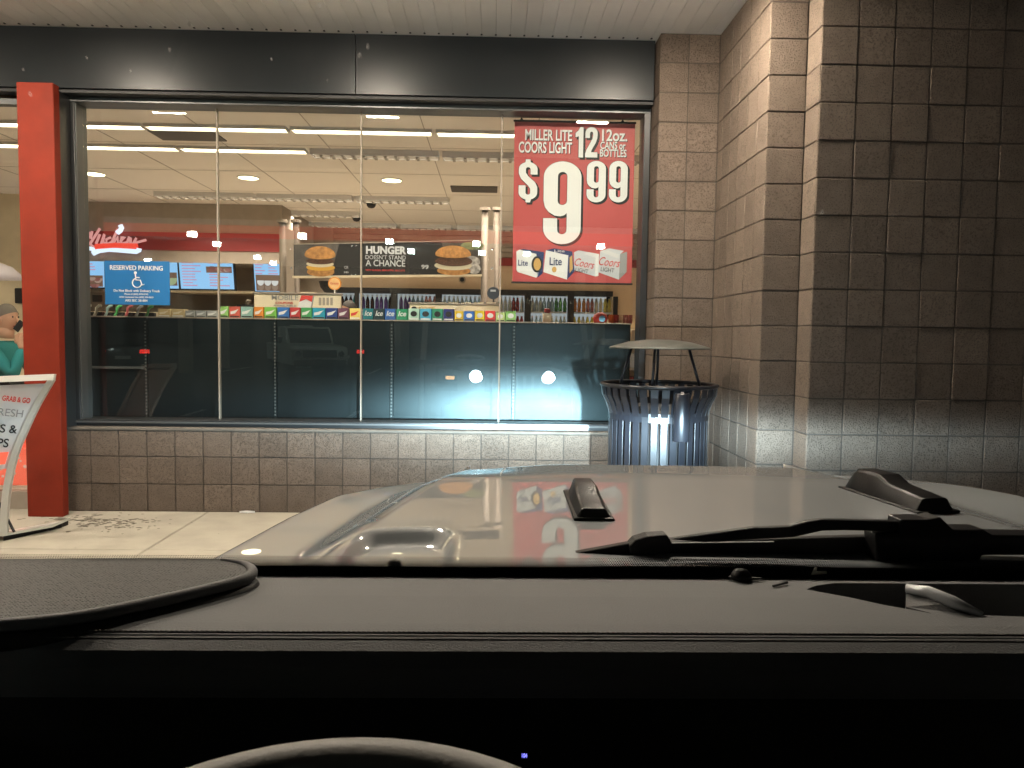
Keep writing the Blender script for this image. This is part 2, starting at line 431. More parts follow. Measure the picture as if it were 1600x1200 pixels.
block_face(pil, XA, [(0, U), (U, XS-XA)], ZS, YA)
block_face(pil, XS, [(.0, .11)]+[(.11+.173*i, .11+.173*(i+1)) for i in range(5)], ZS, YA, -90)
block_face(pil, XS, [(0, XC-XS)], ZS, YB)
block_face(pil, XA, [(-.125, 0), (-.27, -.125)], ZS, YA, -90)
MB().box(XA+.006, XS+.007, YA+.006, 5.75, 0, 3.428).build('mortar', 'mortar', pil)
MB().box(XS+.006, XC+.007, YB+.006, 5.75, 0, 3.428).build('mortar', 'mortar', pil)
big = thing('block_wall', (2.8, YC, 0), 'tall dark brown block wall right of the stepped pilaster', 'wall')
block_face(big, XC, [(0, U)]+[(U*i, U*(i+1)) for i in range(1, 11)], ZS+[], YC)
block_face(big, XC, [(0.0, YB-YC)], ZS, YB, -90)
MB().box(XC+.006, XC+U*11, YC+.006, 5.7, 0, 3.428).build('mortar', 'mortar', big)

# ================================================================== SOFFIT, FASCIA
sf = structure(bpy.data.objects.new('soffit', None)); C.objects.link(sf)
pl_me = None
x = -5.6; i = 0
while x < 6:
    for seg in ((2.35, 3.78), (4.10, 5.56)) if False else ((2.35, 5.56),):
        if pl_me is None:
            b = MB().box(0, .0984, 0, 3.21, 0, .02, bev=.0025); bmesh.ops.recalc_face_normals(b.bm, faces=b.bm.faces)
            pl_me = bpy.data.meshes.new('plank'); b.bm.to_mesh(pl_me); b.bm.free(); pl_me.materials.append(MATS['soffit'])
        mesh_obj('plank', pl_me, (x, 2.35, 3.43), sf)
    x += .0998
MB().box(-5.7, 6.1, 2.35, 5.75, 3.452, 3.6).build('deck', 'dark', sf)
v = MB()
for k in range(116): v.box(-5.6+k*.0998-.009, -5.6+k*.0998+.004, 5.435, 5.452, 3.427, 3.4315)
v.build('vent_holes', 'dark', sf, kind='stuff')
MB().box(-5.7, 6.1, 2.2, 2.35, 3.25, 3.95).build('roof_edge', 'fascia', sf)
fas = thing('fascia_band', (-1.2, 5.5, 3.0), 'dark grey metal fascia band above the shop window', 'fascia')
for a, b in ((-6, -3.55), (-3.545, -1.001), (-.997, 1.118)):
    MB().box(a, b, 5.475, 5.56, 3.012, 3.427, bev=.002).build('panel', 'fascia', fas)
MB().box(-6, 1.118, 5.497, 5.60, 2.988, 3.012).build('drip_edge', 'dark', fas)

def soffit_light(x, lab):
    t = thing('soffit_light', (x, 4.09, 3.43), lab, 'ceiling light', 'lights under the soffit')
    MB().box(-.16, .16, -.07, .07, -.046, .0, bev=.004).build('housing', 'white', t, local=True)
    MB().box(-.145, .145, -.055, .055, -.056, -.0465).build('lens', 'soffit_light', t, local=True)
    return t
for x, lab in ((-5.0, 'lit soffit light farthest left over the sidewalk'), (-3.0, 'lit soffit light over the sidewalk before the red column'), (-1.0, 'lit soffit light over the middle of the shop window'), (1.0, 'lit soffit light over the trash can corner')):
    soffit_light(x, lab)

# ================================================================== RED COLUMN + WINDOW
col = thing('red_column', (-3.16, 5.4, 0), 'red painted column left of the shop window', 'column')
MB().box(-3.282, -3.034, 5.35, 5.425, .0, 3.006, bev=.004).build('shaft', 'red', col)
MB().box(-3.28, -3.052, 5.428, 5.583, .624, 2.984).build('backing_post', 'frame', col)
win = thing('shop_window', (-1.0, 5.6, .62), 'large black framed shop window with four panes above the low block wall', 'window')
MB().box(-3.10, 1.122, 5.585, 5.76, .622, .672, bev=.003).build('sill', 'frame', win)
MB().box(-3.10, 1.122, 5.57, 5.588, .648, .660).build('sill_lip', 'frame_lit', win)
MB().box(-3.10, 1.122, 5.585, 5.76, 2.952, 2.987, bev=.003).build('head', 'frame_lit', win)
MB().box(-3.10, -3.025, 5.585, 5.76, .672, 2.952, bev=.003).build('jamb', 'frame', win)
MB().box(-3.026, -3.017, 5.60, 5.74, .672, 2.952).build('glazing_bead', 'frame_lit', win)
MB().box(1.075, 1.122, 5.585, 5.76, .672, 2.952, bev=.003).build('jamb', 'frame', win)
GLY = 5.70
MX = [-3.02]+[at(p_, 400, GLY).x for p_ in (341.5, 564.5, 782)]+[1.078]
TH = .025
for a, b in zip(MX, MX[1:]):
    m4 = Matrix.Translation(((a+b)/2, GLY, 0)) @ Matrix.Rotation(TH, 4, 'Z')
    hw = (b-a)/2-.004
    MB().box(-hw, hw, -.003, .003, .668, 2.955, mtx=m4).build('pane', 'pane', win)
for x in MX[1:-1]:
    MB().box(x-.005, x+.005, 5.686, 5.714, .668, 2.955).build('glazing_joint', 'silicone', win)
# side window left of the column
sw2 = thing('side_window', (-4.4, 5.6, .0), 'tall shop window pane left of the red column', 'window')
MB().box(-5.6, -3.305, 5.585, 5.66, 2.925, 2.966).build('head', 'frame_lit', sw2)
MB().box(-5.6, -3.305, 5.585, 5.66, .0, .13).build('sill', 'greige', sw2)
MB().box(-5.6, -3.32, 5.619, 5.625, .13, 2.925).build('pane', 'pane', sw2)
# accessible parking sign on the glass
rp = thing('parking_sign', at(214, 442, 5.676), 'blue reserved parking sign with wheelchair symbol on the window', 'sign')
y = 5.676
p0, p1 = at(163, 407, y), at(265.5, 477, y)
MB().box(p0.x, p1.x, y, y+.006, p1.z, p0.z, bev=.001).build('plate', 'blue_sign', rp)
def stext(s, px, py, hpx, m, par, yy, wpx=None, **k):
    q = at(px, py, yy)
    return text(s, q, hpx/FPX*yy, m, par, wfit=(wpx/FPX*yy if wpx else None), **k)
stext('RESERVED PARKING', 213, 419, 7, 'white', rp, y-.002, 80, bold=.015)
stext('Do Not Block with Delivery Truck', 213.5, 454.5, 3.6, 'white', rp, y-.002, 70, bold=.015)
stext('Phone # (602) 870-0742', 213, 459.7, 2.4, 'white', rp, y-.002, 36, bold=.015)
stext('ADA Comment Line (602) 534-0653', 213, 464.4, 2.4, 'white', rp, y-.002, 52, bold=.015)
stext('ARS SEC 28-884', 213, 469.8, 3.6, 'white', rp, y-.002, 34, bold=.015)
c_ = at(212, 440, y-.002); sc = 1/FPX*y
wh = MB()
wh.ell((c_.x-.5*sc, c_.y, c_.z+13.5*sc), 2.2*sc, 2.2*sc, 12)
def strk(mb, pts, r): mb.tube([Vector((c_.x+a*sc, c_.y, c_.z+b*sc)) for a, b in pts], r*sc, 6)
strk(wh, [(-.3, 11), (.3, 2.5), (7, 2.2), (9.5, -5), (13, -4)], 1.0)
strk(wh, [(.2, 6.5), (6, 6)], .9)
strk(wh, [(-1, 4)]+[(2+7*math.cos(R(a)), -2+7*math.sin(R(a))) for a in range(115, 345, 15)], .9)
wh.build('wheelchair_symbol', 'white', rp)

# hanging price poster
po = thing('price_poster', at(900, 190, 5.8), 'red hanging beer price poster with giant white numerals inside the window', 'poster')
YP = 5.78
a0, a1 = at(804, 190, YP), at(992, 443, YP)
PX0, PX1, PZ0, PZ1 = a0.x, at(990, 300, YP).x, a1.z, a0.z
MB().box(PX0, PX1, YP, YP+.003, PZ0, PZ1).build('sheet', 'poster_red', po)
for z in (PZ1, PZ0-.012): MB().box(PX0-.008, PX1+.008, YP-.008, YP+.01, z, z+.014, bev=.003).build('hanging_rail', 'ink', po)
for px in (815, 973):
    q = at(px, 184, YP); MB().tube([(q.x, YP, PZ1+.01), (q.x, YP, 3.14)], .0015, 5).build('hanging_wire', 'steel', po)
    MB().prism([(q.x-.014, YP-.002, PZ1+.012), (q.x+.014, YP-.002, PZ1+.012), (q.x, YP-.002, PZ1+.035)], (0, .004, 0)).build('hook', 'ink', po)
def ptxt(s, px, py, hpx, wpx, **k):
    stext(s, px+.9, py+1.1, hpx, 'ink', po, YP-.002, wpx, **k); stext(s, px, py, hpx, 'white', po, YP-.004, wpx, **k)
ptxt('MILLER LITE', 857, 212, 16, 72, bold=.028)
ptxt('COORS LIGHT', 852, 231.5, 16, 82, bold=.028)
ptxt('12oz.', 959, 212.5, 17, 39, bold=.028)
ptxt('CANS or', 957.5, 228, 11, 39, bold=.02)
ptxt('BOTTLES', 958, 240, 11, 41, bold=.02)
# condensed numerals
nine_o = arc(.5, 1.42/1.75, .5, .33/1.75, 180, 0, 16)+arc(.5, .33/1.75, .5, .33/1.75, 0, -180, 16)
nine = [(0, .545/1.75), (.37, .545/1.75)]+arc(.5, .30/1.75, .125, .09/1.75, 180, 360, 8)+[(.625, .66/1.75)]+\
       [(.56, .615/1.75), (.45, .59/1.75), (.30, .605/1.75), (.14, .68/1.75), (.04, .78/1.75), (0, .92/1.75)]+nine_o[:17]+nine_o[17:]
slot9 = arc(.5, 1.44/1.75, .125, .09/1.75, 180, 0, 8)+arc(.5, .92/1.75, .125, .09/1.75, 0, -180, 8)
two = [(0, 0), (1, 0), (1, .17), (.48, .17), (.52, .24), (.85, .48), (.97, .62), (1, .74)]+arc(.5, .80, .5, .20, 0, 180, 14)+[(0, .64), (.37, .64), (.37, .80)]+arc(.5, .80, .12, .05, 180, 0, 6)+[(.63, .72), (.58, .62), (.30, .40), (.10, .25), (0, .12)]
one = [(.42, 0), (.86, 0), (.86, 1), (.55, 1), (.40, .90), (.10, .80), (.10, .66), (.42, .70)]
doll = [(.36, 1.04), (.62, 1.04), (.62, .985)]+arc(.5, .80, .5, .17, 70, 0, 8)+[(1, .66), (.63, .66), (.63, .80)]+arc(.5, .80, .12, .045, 0, 180, 6)+[(.38, .70), (.50, .62), (.88, .46), (1, .34), (1, .22)]+arc(.5, .20, .5, .18, 0, -70, 8)+[(.62, -.05), (.38, -.05), (.38, .022)]+arc(.5, .20, .5, .18, -110, -180, 8)+[(0, .38), (.37, .38), (.37, .19)]+arc(.5, .19, .12, .045, 180, 360, 6)+[(.62, .30), (.50, .38), (.12, .55), (0, .68), (0, .80)]+arc(.5, .80, .5, .17, 180, 110, 8)+[(.36, .985)]
def num(paths, x0, y0, x1, y1):
    q0, q1 = at(x0, y1, YP), at(x1, y0, YP)
    W, H_ = q1.x-q0.x, q1.z-q0.z
    glyph(paths, (q0.x+.013, YP-.0015, q0.z-.012), W, H_, 'ink', po, name='numeral', grow=.004)
    glyph(paths, (q0.x, YP-.003, q0.z), W, H_, 'ink', po, name='numeral', grow=.003)
    glyph(paths, (q0.x, YP-.005, q0.z), W, H_, 'white', po, name='numeral')
num([doll], 810, 252, 840, 313)
num([nine, slot9], 848, 253, 909, 381)
num([nine, slot9], 916, 252, 947, 316)
num([nine, slot9], 951, 252, 981, 316)
num([one], 897, 199, 914, 246); num([two], 914, 199, 934, 246)
# printed cartons
def poly(name, pts, m, yy=YP-.003):
    MB().prism([at(px, py, yy) for px, py in pts], (0, .0012, 0)).build(name, m, po)
poly('carton_print', [(807, 393), (812, 390), (838, 396), (842, 428), (838, 434), (809, 425), (807, 422)], 'signwhite')
poly('carton_print', [(812, 390), (818, 389), (850, 394), (838, 397)], 'navy')
poly('carton_print', [(838, 396), (850, 394), (848, 427), (840, 434)], 'navy')
b_ = MB(); b_.ell(at(839, 413, YP-.0045), .042, .062, 20); b_.build('carton_print', 'ink', po)
b_ = MB(); b_.ell(at(839.5, 413, YP-.006), .028, .046, 20); b_.build('carton_print', 'gold', po)
poly('carton_print', [(853, 391), (888, 399), (886, 437), (849, 425)], 'signwhite')
poly('carton_print', [(853, 391), (866, 388), (894, 393), (888, 399)], 'navy')
poly('carton_print', [(888, 399), (894, 393), (898, 424), (886, 437)], 'navy', YP-.0032)
poly('carton_print', [(890, 402), (894, 399), (895, 420), (890, 427)], 'gold', YP-.005)
b_ = MB(); b_.ell(at(866, 421, YP-.005), .018, .022, 16); b_.build('carton_print', 'gold', po)
poly('carton_print', [(897, 394), (904, 391), (930, 396), (930, 432), (897, 422)], 'silver')
poly('carton_print', [(912, 397), (920, 394), (936, 397), (935, 431), (930, 432), (929, 402)], 'white', YP-.0034)
poly('carton_print', [(938, 392), (952, 388), (975, 392), (969, 397), (967, 437), (934, 425)], 'silver', YP-.0036)
poly('carton_print', [(969, 397), (980, 393), (979, 425), (967, 437)], 'ink_grey', YP-.0036)
poly('carton_print', [(938, 393), (950, 391), (968, 398), (966, 404)], 'white', YP-.005)
stext('Lite', 817, 411, 9, 'navy', po, YP-.006, 15, bold=.015)
stext('Lite', 868, 409, 12, 'navy', po, YP-.006, 19, bold=.015)
stext('Lite', 874, 392.3, 4, 'white', po, YP-.006, 16, bold=.015)
stext('Coors', 912, 412, 12, 'ink_red', po, YP-.006, 31, shear=.35, ang=10)
stext('LIGHT', 909, 423, 6, 'ink', po, YP-.006, 20, ang=8)
stext('Coors', 951, 410, 13, 'ink_red', po, YP-.006, 33, shear=.35, ang=6)
stext('LIGHT', 949, 422, 6.5, 'ink', po, YP-.006, 21, ang=6)

# ================================================================== STORE INTERIOR (setting)
IX0, IX1, IY1, CZ = -10.0, 2.6, 13.1, 3.15
fl_ = structure(bpy.data.objects.new('store_floor', None)); C.objects.link(fl_)
MB().box(IX0, IX1+2, 5.66, 16, -.1, .0).build('floor_sheet', 'tile', fl_)
cg = structure(bpy.data.objects.new('store_ceiling', None)); C.objects.link(cg)
MB().box(IX0, IX1+2, 5.66, 13.2, CZ, CZ+.1).build('ceiling_sheet', 'ceiling', cg)
g_ = MB()
for k in range(14): g_.box(IX0+.35+k*1.22*.82, IX0+.358+k*1.22*.82, 5.7, 13, CZ-.004, CZ-.001)
for k in range(6): g_.box(IX0, IX1, 6.3+k*1.22, 6.308+k*1.22, CZ-.006, CZ-.0045)
g_.build('tile_grid', 'ceil_grid', cg)
structure(MB().box(IX0-.15, IX0, 5.66, 13.1, 0, 3.2).build('store_wall_left', 'store_wall'))
structure(MB().box(IX1, IX1+.15, 5.8, 13.1, 0, 3.2).build('store_wall_right', 'store_wall'))
structure(MB().box(-2.9, IX1+.2, IY1, IY1+.2, 2.12, 3.2).build('store_wall_back', 'store_wall'))
structure(MB().box(2.03, IX1+.2, IY1, IY1+.2, 0, 2.12).build('store_wall_corner', 'store_wall'))
structure(MB().box(IX0, -2.75, 12.95, 13.1, 0, 3.2).build('kitchen_wall', 'greige'))
structure(MB().box(IX0-.1, -3.0, 5.70, 5.72, 2.97, 3.15).build('store_wall_head', 'store_wall'))
# bulkhead above the kitchen and the band round the back
bk = thing('menu_bulkhead', (-4.8, 11, 2.2), 'cream ceiling bulkhead with a dark red stripe over the kitchen', 'bulkhead')
MB().box(IX0, -3.05, 11.0, 12.9, 2.40, 3.148).build('face', 'greige', bk)
MB().box(IX0, -3.04, 10.985, 10.998, 2.482, 2.735).build('stripe', 'dark_red', bk)
MB().box(IX0, -3.04, 10.98, 11.0, 2.31, 2.40).build('lower_trim', 'greige', bk)
bn = thing('wall_band', (0, 13, 2.5), 'grey slatted band with a dark red stripe high on the back wall', 'wall panel')
for k in range(5): MB().box(-2.9, IX1, 13.03, 13.095, 2.67+k*.09, 2.752+k*.09, bev=.004).build('slat', 'greige', bn)
MB().box(-2.9, IX1, 13.02, 13.095, 2.53, 2.66).build('stripe', 'dark_red', bn)

# ---- ceiling lights
def troffer(x0, x1, y0, y1, lab, louver=False, far=False):
    t = thing('troffer', ((x0+x1)/2, (y0+y1)/2, CZ), lab, 'ceiling light', 'ceiling strip lights')
    fr_ = MB(); z0, z1 = CZ-(.06 if louver else .03), CZ-.001
    fr_.box(x0, x1, y0, y0+.012, z0, z1).box(x0, x1, y1-.012, y1, z0, z1).box(x0, x0+.012, y0+.0125, y1-.0125, z0, z1).box(x1-.012, x1, y0+.0125, y1-.0125, z0, z1)
    fr_.build('frame', 'white', t)
    MB().box(x0+.014, x1-.014, y0+.014, y1-.014, CZ-.012, CZ-.006).build('diffuser', 'troffer_far' if y0 > 12.2 else 'troffer_dim' if louver else 'troffer', t)
    if louver:
        f = MB(); n = int((x1-x0)/.105)
        for k in range(1, n): xx = x0+(x1-x0)*k/n; f.box(xx-.014, xx+.014, y0+.0135, y1-.0135, z0-.012, z1-.013)
        for k in (1, 2, 3): yy = y0+(y1-y0)*k/4; f.box(x0+.013, x1-.013, yy-.002, yy+.002, z0, z1-.0125)
        f.build('louver', 'louver', t)
        if y0 < 12.2:        # the tubes behind the louvre throw their light downwards
            ld = bpy.data.lights.new('troffer_tubes', 'AREA'); ld.shape = 'RECTANGLE'; ld.size = x1-x0-.06; ld.size_y = y1-y0-.03
            ld.energy = 28*(x1-x0); ld.color = (1.0, .84, .68); ld.spread = R(130)
            lo = bpy.data.objects.new('troffer_tubes', ld); C.objects.link(lo); lo.parent = t; lo.location = (0, 0, -.078)
def row(pxs, py, dy, names, louver):
    for (a, b), nm in zip(pxs, names):
        pa = atz(a, py+(a-300)*.022, CZ); pb = atz(b, py+(b-300)*.022, CZ)
        troffer(pa.x, pb.x, pa.y-dy, pa.y+dy, nm, louver)
row([(-90, 116), (120, 225), (229, 450), (456, 676), (682, 900)], 197, .07,
    ['bright strip light nearest the window, behind the red column', 'short bright strip light nearest the window at its left jamb', 'bright strip light nearest the window above the ceiling vent', 'bright strip light nearest the window, in the middle pane', 'bright strip light nearest the window, beside the poster'], False)
row([(-80, 60), (66, 279), (283, 480)], 230.5, .075, ['plain strip light in the second row, behind the red column', 'plain strip light in the second row at the left jamb', 'plain strip light in the second row just below the vent'], False)
row([(487, 686), (692, 885), (890, 1080)], 230.5, .085, ['louvred strip light in the second row over the middle pane', 'louvred strip light in the second row left of the poster', 'louvred strip light in the second row behind the poster'], True)
row([(245, 400), (404, 552), (556, 702)], 302, .10, ['left louvred strip light in the middle of the ceiling', 'central louvred strip light in the middle of the ceiling', 'louvred strip light in the middle of the ceiling left of the vent'], True)
row([(303, 430), (434, 562)], 327, .09, ['left louvred strip light in the short row before the bulkhead', 'right louvred strip light in the short row before the bulkhead'], True)
row([(-60, 60), (64, 205), (210, 350), (354, 490), (494, 620), (626, 706), (714, 830), (834, 1000)], 344, .09,
    ['farthest row louvred light left of the red column', 'farthest row louvred light over the neon sign', 'farthest row louvred light right of the neon sign', 'farthest row louvred light above the left pole pair', 'farthest row louvred light above the burger banner', 'short farthest row louvred light over the banner end', 'farthest row louvred light above the right pole pair', 'farthest row louvred light behind the poster'], True)
for px, py, lab in ((147, 271, 'round downlight nearest the left jamb'), (388, 277, 'round downlight between the strip rows in the second pane'), (612, 281, 'round downlight over the third pane'), (204, 323.5, 'small round downlight before the kitchen bulkhead')):
    q = atz(px, py, CZ); t = thing('downlight', q, lab, 'ceiling light', 'round downlights')
    MB().lathe([(.115, -.012), (.13, -.012), (.13, -.002), (.115, -.002), (.115, -.012)], n=24, cap=False).build('trim_ring', 'white', t, local=True)
    MB().lathe([(.112, -.010), (.112, -.004)], n=24).build('lens', 'downlight', t, local=True)
def vent(pts, lab):
    q = [atz(px, py, CZ-.01) for px, py in pts]
    x0, x1 = q[0].x, q[1].x; y0, y1 = q[0].y, q[2].y
    t = thing('air_vent', ((x0+x1)/2, (y0+y1)/2, CZ), lab, 'air vent', 'ceiling air vents')
    MB().box(x0, x1, y0, y1, CZ-.012, CZ-.002).build('backing', 'vent_dark', t)
    n = 4
    for k in range(n):
        i = k*.055
        if x0+i+.05 < x1-i-.05 and y0+i+.03 < y1-i-.03:
            MB().box(x0+i, x1-i, y0+i, y0+i+.02, CZ-.03-k*.006, CZ-.0125).build('vane', 'ceil_grid', t)
            MB().box(x0+i, x1-i, y1-i-.02, y1-i, CZ-.03-k*.006, CZ-.0125).build('vane', 'ceil_grid', t)
vent([(255, 219), (352, 219), (262, 203)], 'square ceiling vent near the window in the first two panes')
vent([(706, 300), (777, 300), (708, 291)], 'ceiling vent left of the poster')
for px, py, lab in ((580, 313, 'dome security camera nearer the window'), (557, 335, 'dome security camera farther back beside the window joint')):
    q = atz(px, py, CZ); t = thing('dome_camera', q, lab, 'security camera', 'dome cameras on the ceiling')
    MB().lathe([(.085, 0), (.085, -.035), (.07, -.045)], n=20).build('base', 'ink_grey', t, local=True)
    MB().lathe([(.066, -.045), (.06, -.075), (.04, -.1), (.001, -.11)], n=20).build('dome', 'dark', t, True, local=True)

# ================================================================== GONDOLA BEHIND THE WINDOW
gd = thing('display_gondola', (-1.2, 6.1, 0), 'black backed shelf unit standing along the inside of the window', 'shelf unit')
GX = [-3.19, at(228, 550, 5.95).x, at(430, 550, 5.95).x, at(612, 550, 5.95).x, at(803, 550, 5.95).x, 1.078]
for a, b in zip(GX, GX[1:]): MB().box(a+.012, b-.012, 5.95, 5.975, .05, 1.425, bev=.003).build('back_panel', 'gondola', gd)
for x in GX[1:-1]:
    MB().box(x-.0115, x+.0115, 5.944, 5.972, .05, 1.426).build('upright', 'gondola', gd)
    s_ = MB()
    for k in range(50): s_.box(x-.006, x+.006, 5.942, 5.9435, .09+k*.0265, .102+k*.0265)
    s_.build('slots', 'slot', gd)
MB().box(-3.19, 1.08, 5.976, 6.33, .05, 1.424).build('body', 'gondola', gd)
MB().box(-3.19, 1.082, 5.94, 6.34, 1.426, 1.436, bev=.002).build('top_shelf', 'greige', gd)
MB().box(-3.19, 1.08, 5.945, 6.33, 0, .048).build('plinth', 'ink', gd)
q0, q1 = at(126, 573, 5.94), at(226, 573, 5.94)
MB().box(q0.x, q1.x, 5.93, 5.949, q0.z-.012, q0.z+.006).build('reflection_strip', 'frame_lit', gd)  # pale strip standing in for a bright line reflected in the window

TZ = 1.437
def pack(px0, px1, colr, lab, prt=None, word=None, h=17, yd=6.0, tilt=0, wcol='white', oval=False):
    a = at(px0, 495, yd); b = at(px1, 495, yd); w_ = b.x-a.x; hh = h/FPX*yd
    t = thing('product_box', ((a.x+b.x)/2, yd, TZ), lab, 'box', 'small product boxes along the top of the shelf unit')
    t.rotation_euler = (0, 0, R(random.uniform(-4, 4)))
    k = 'c%02d%02d%02d' % tuple(int(c*99) for c in colr)
    MB().box(-w_/2+.001, w_/2-.001, 0, .075, 0, hh, bev=.002).build('carton', colmat(k, colr), t, local=True)
    if prt:
        m = MB()
        if oval: m.ell((0, -.003, hh*.55), w_*.30, hh*.24, 16)
        else: m.prism([(-w_*.36, -.003, hh*.30), (w_*.05, -.003, hh*.38), (w_*.38, -.003, hh*.78), (-w_*.05, -.003, hh*.62), (-w_*.36, -.003, hh*.55)], (0, .002, 0))
        m.build('label_print', prt, t, local=True)
        MB().box(-w_*.42, w_*.42, -.002, -.0002, hh*.06, hh*.16).build('label_band', 'ink' if prt == 'white' else 'white', t, local=True)
    if word:
        o = text(word, (0, -.004, hh*.55), hh*.45, wcol, None, bold=.03, shear=.25, wfit=w_*.72); o.parent = t; o.location = (0, -.004, hh*.55)
    return t
boxes = [
 (343, 357, (.25, .5, .12), 'lime green box, first of the coloured boxes at the window joint', 'white'),
 (358, 375, (.55, .10, .07), 'coral red box between the lime box and the pale teal box', 'white'),
 (376, 395, (.25, .42, .38), 'pale teal box between a coral red box and an orange box', 'white'),
 (396, 412, (.65, .22, .03), 'orange box under the mobile coupon board', 'white'),
 (413, 432, (.16, .42, .07), 'grass green box between the orange box and the mid blue box', 'white'),
 (433, 452, (.03, .14, .42), 'mid blue box right of the grass green box', 'white'),
 (453, 469, (.45, .04, .04), 'crimson box between the mid blue box and a green box', 'white'),
 (470, 487, (.06, .30, .10), 'dark green box between the crimson box and the wide sky blue box', 'white'),
 (488, 508, (.02, .28, .42), 'wide sky blue box left of the navy box', 'white'),
 (509, 527, (.02, .05, .22), 'navy box between the sky blue box and the plum box', 'white'),
 (528, 545, (.14, .05, .09), 'plum coloured box left of the lemon yellow box', 'white'),
 (546, 563, (.72, .58, .16), 'lemon yellow box just left of the second window joint', 'ink_red'),
]
for b in boxes: pack(b[0], b[1], b[2], b[3], b[4])
for px0, px1, c_, lab in ((567, 583, (.01, .16, .20), 'dark teal box lettered Ice right of the window joint'), (584, 600, (.012, .03, .04), 'black box lettered Ice'), (601, 618, (.02, .10, .35), 'blue box lettered Ice'), (619, 637, (.01, .22, .10), 'green box lettered Ice')):
    pack(px0, px1, c_, lab, None, 'Ice')
for px0, px1, c_, lab in ((638, 655, (.40, .60, .52), 'pale mint box with a dark oval label'), (656, 674, (.06, .35, .55), 'light blue box with a dark oval label'), (675, 692, (.03, .22, .13), 'bottle green box with a dark oval label'), (693, 709, (.02, .03, .16), 'midnight blue box with a dark oval label')):
    pack(px0, px1, c_, lab, 'ink', None, 18, oval=True)
for px0, px1, c_, lab, h in ((710, 724, (.62, .42, .03), 'mustard yellow box left of the royal blue box', 15), (725, 741, (.02, .12, .48), 'royal blue box between two yellow boxes', 15), (742, 757, (.70, .50, .02), 'bright yellow box left of the scarlet box', 16), (758, 774, (.62, .03, .03), 'scarlet box right of the bright yellow box', 16), (775, 789, (.45, .58, .22), 'pale lime box just right of the scarlet box', 14), (790, 806, (.25, .52, .14), 'leaf green box last of the coloured boxes near the poster', 16)):
    pack(px0, px1, c_, lab, 'white', None, h, oval=True)
for px0, px1, lab in ((247, 266, 'tan cardboard box first right of the dispensers'), (268, 288, 'tan cardboard box second right of the dispensers')):
    pack(px0, px1, (.55, .42, .22), lab, 'cream', None, 12)
for px0, px1, lab in ((289, 305, 'grey tray box left of two alike near the window joint'), (306, 322, 'grey tray box between two others near the window joint'), (323, 340, 'grey tray box against the first window joint')):
    pack(px0, px1, (.34, .34, .33), lab, 'white', None, 10)
cl = [(.5, .5, .42), (.5, .45, .36), (.35, .5, .5), (.10, .45, .14), (.5, .12, .12), (.5, .5, .5), (.10, .30, .12)]
nm = ['pale', 'beige', 'aqua', 'bright green', 'pinkish red', 'white', 'dark green']
for k, px in enumerate((136, 152, 169, 184, 201, 217, 233)):
    q = at(px, 490, 6.0); t = thing('dispenser_clip', (q.x, 6.0, TZ), f'{nm[k]} curved dispenser clip under the blue parking sign', 'dispenser', 'curved dispensers on the shelf unit')
    kk = 'clip%d' % k; mat(kk, cl[k], .4)
    MB().tube([(-.022, 0, .0), (-.008, 0, .03), (-.006, 0, .06), (.012, .005, .078), (.03, .01, .078)], [.012, .009, .011, .012, .008], 8).build('arm', kk, t, True, local=True)
    MB().box(-.03, .03, .02, .06, 0, .03, bev=.004).build('base', 'ink', t, local=True)
# header boards over the goods
def board(name, p0, p1, yy, m, lab, cat):
    a, b = at(*p0, yy), at(*p1, yy)
    t = thing(name, ((a.x+b.x)/2, yy, TZ), lab, cat)
    MB().box(a.x, b.x, yy, yy+.04, b.z, a.z, bev=.004).build('panel', m, t)
    for x in (a.x+.06, b.x-.06): MB().box(x-.01, x+.01, yy+.012, yy+.03, TZ, b.z).build('post', 'steel', t)
    MB().box(a.x-.01, b.x+.01, yy-.012, yy+.05, a.z, a.z+.014, bev=.003).build('top_rail', 'greige', t)
    return t
mb = board('header_board', (397, 459), (532, 484), 6.24, 'cream', 'cream mobile coupon header board with a red and white pack', 'sign')
stext('MOBILE', 445, 465.5, 7.5, 'ink_grey', mb, 6.237, 41, bold=.02)
stext('COUPONS', 444, 473.5, 3.2, 'ink_red', mb, 6.237, 27, bold=.04)
stext('AVAILABLE', 445, 477.8, 2.6, 'ink_grey', mb, 6.237, 36, bold=.04)
def ppoly(par, name, pts, m, yy): MB().prism([at(a, b, yy) for a, b in pts], (0, .002, 0)).build(name, m, par)
ppoly(mb, 'pack_print', [(471, 461.5), (489, 462), (485, 483), (464, 482.5)], 'white', 6.236)
ppoly(mb, 'pack_print', [(471, 461.5), (489, 462), (487, 472), (478.5, 467.5), (467.5, 471.5)], 'red_paint', 6.233)
ppoly(mb, 'pack_print', [(489, 462), (491, 463), (487, 484), (485, 483)], 'ink_grey', 6.235)
for k in range(4): ppoly(mb, 'faint_print', [(498+k*6, 465), (502+k*6, 465), (502+k*6, 477), (498+k*6, 477)], 'greige', 6.237)
sd = board('header_board', (640, 475), (780, 487), 6.24, 'cream', 'long cream header board with sold here lettering and a black rail', 'sign')
stext('SOLD HERE', 667, 481.5, 4, 'gold', sd, 6.237, 25, bold=.02)
b_ = MB(); b_.ell(at(647, 481.5, 6.236), .022, .014, 16); b_.build('emblem', 'ink', sd)
a, b = at(640, 471, 6.24), at(780, 476.5, 6.24)
MB().box(a.x, b.x, 6.235, 6.26, b.z, a.z).build('black_rail', 'ink', sd)
for k in range(7): ppoly(sd, 'rail_tile', [(643+k*19.5, 472.6), (658+k*19.5, 472.6), (658+k*19.5, 475.6), (643+k*19.5, 475.6)], 'cream', 6.232)
t = thing('round_topper', at(523, 443, 6.4), 'round orange display topper on a thin stem over the coupon board', 'sign')
q = at(523, 443, 6.4)
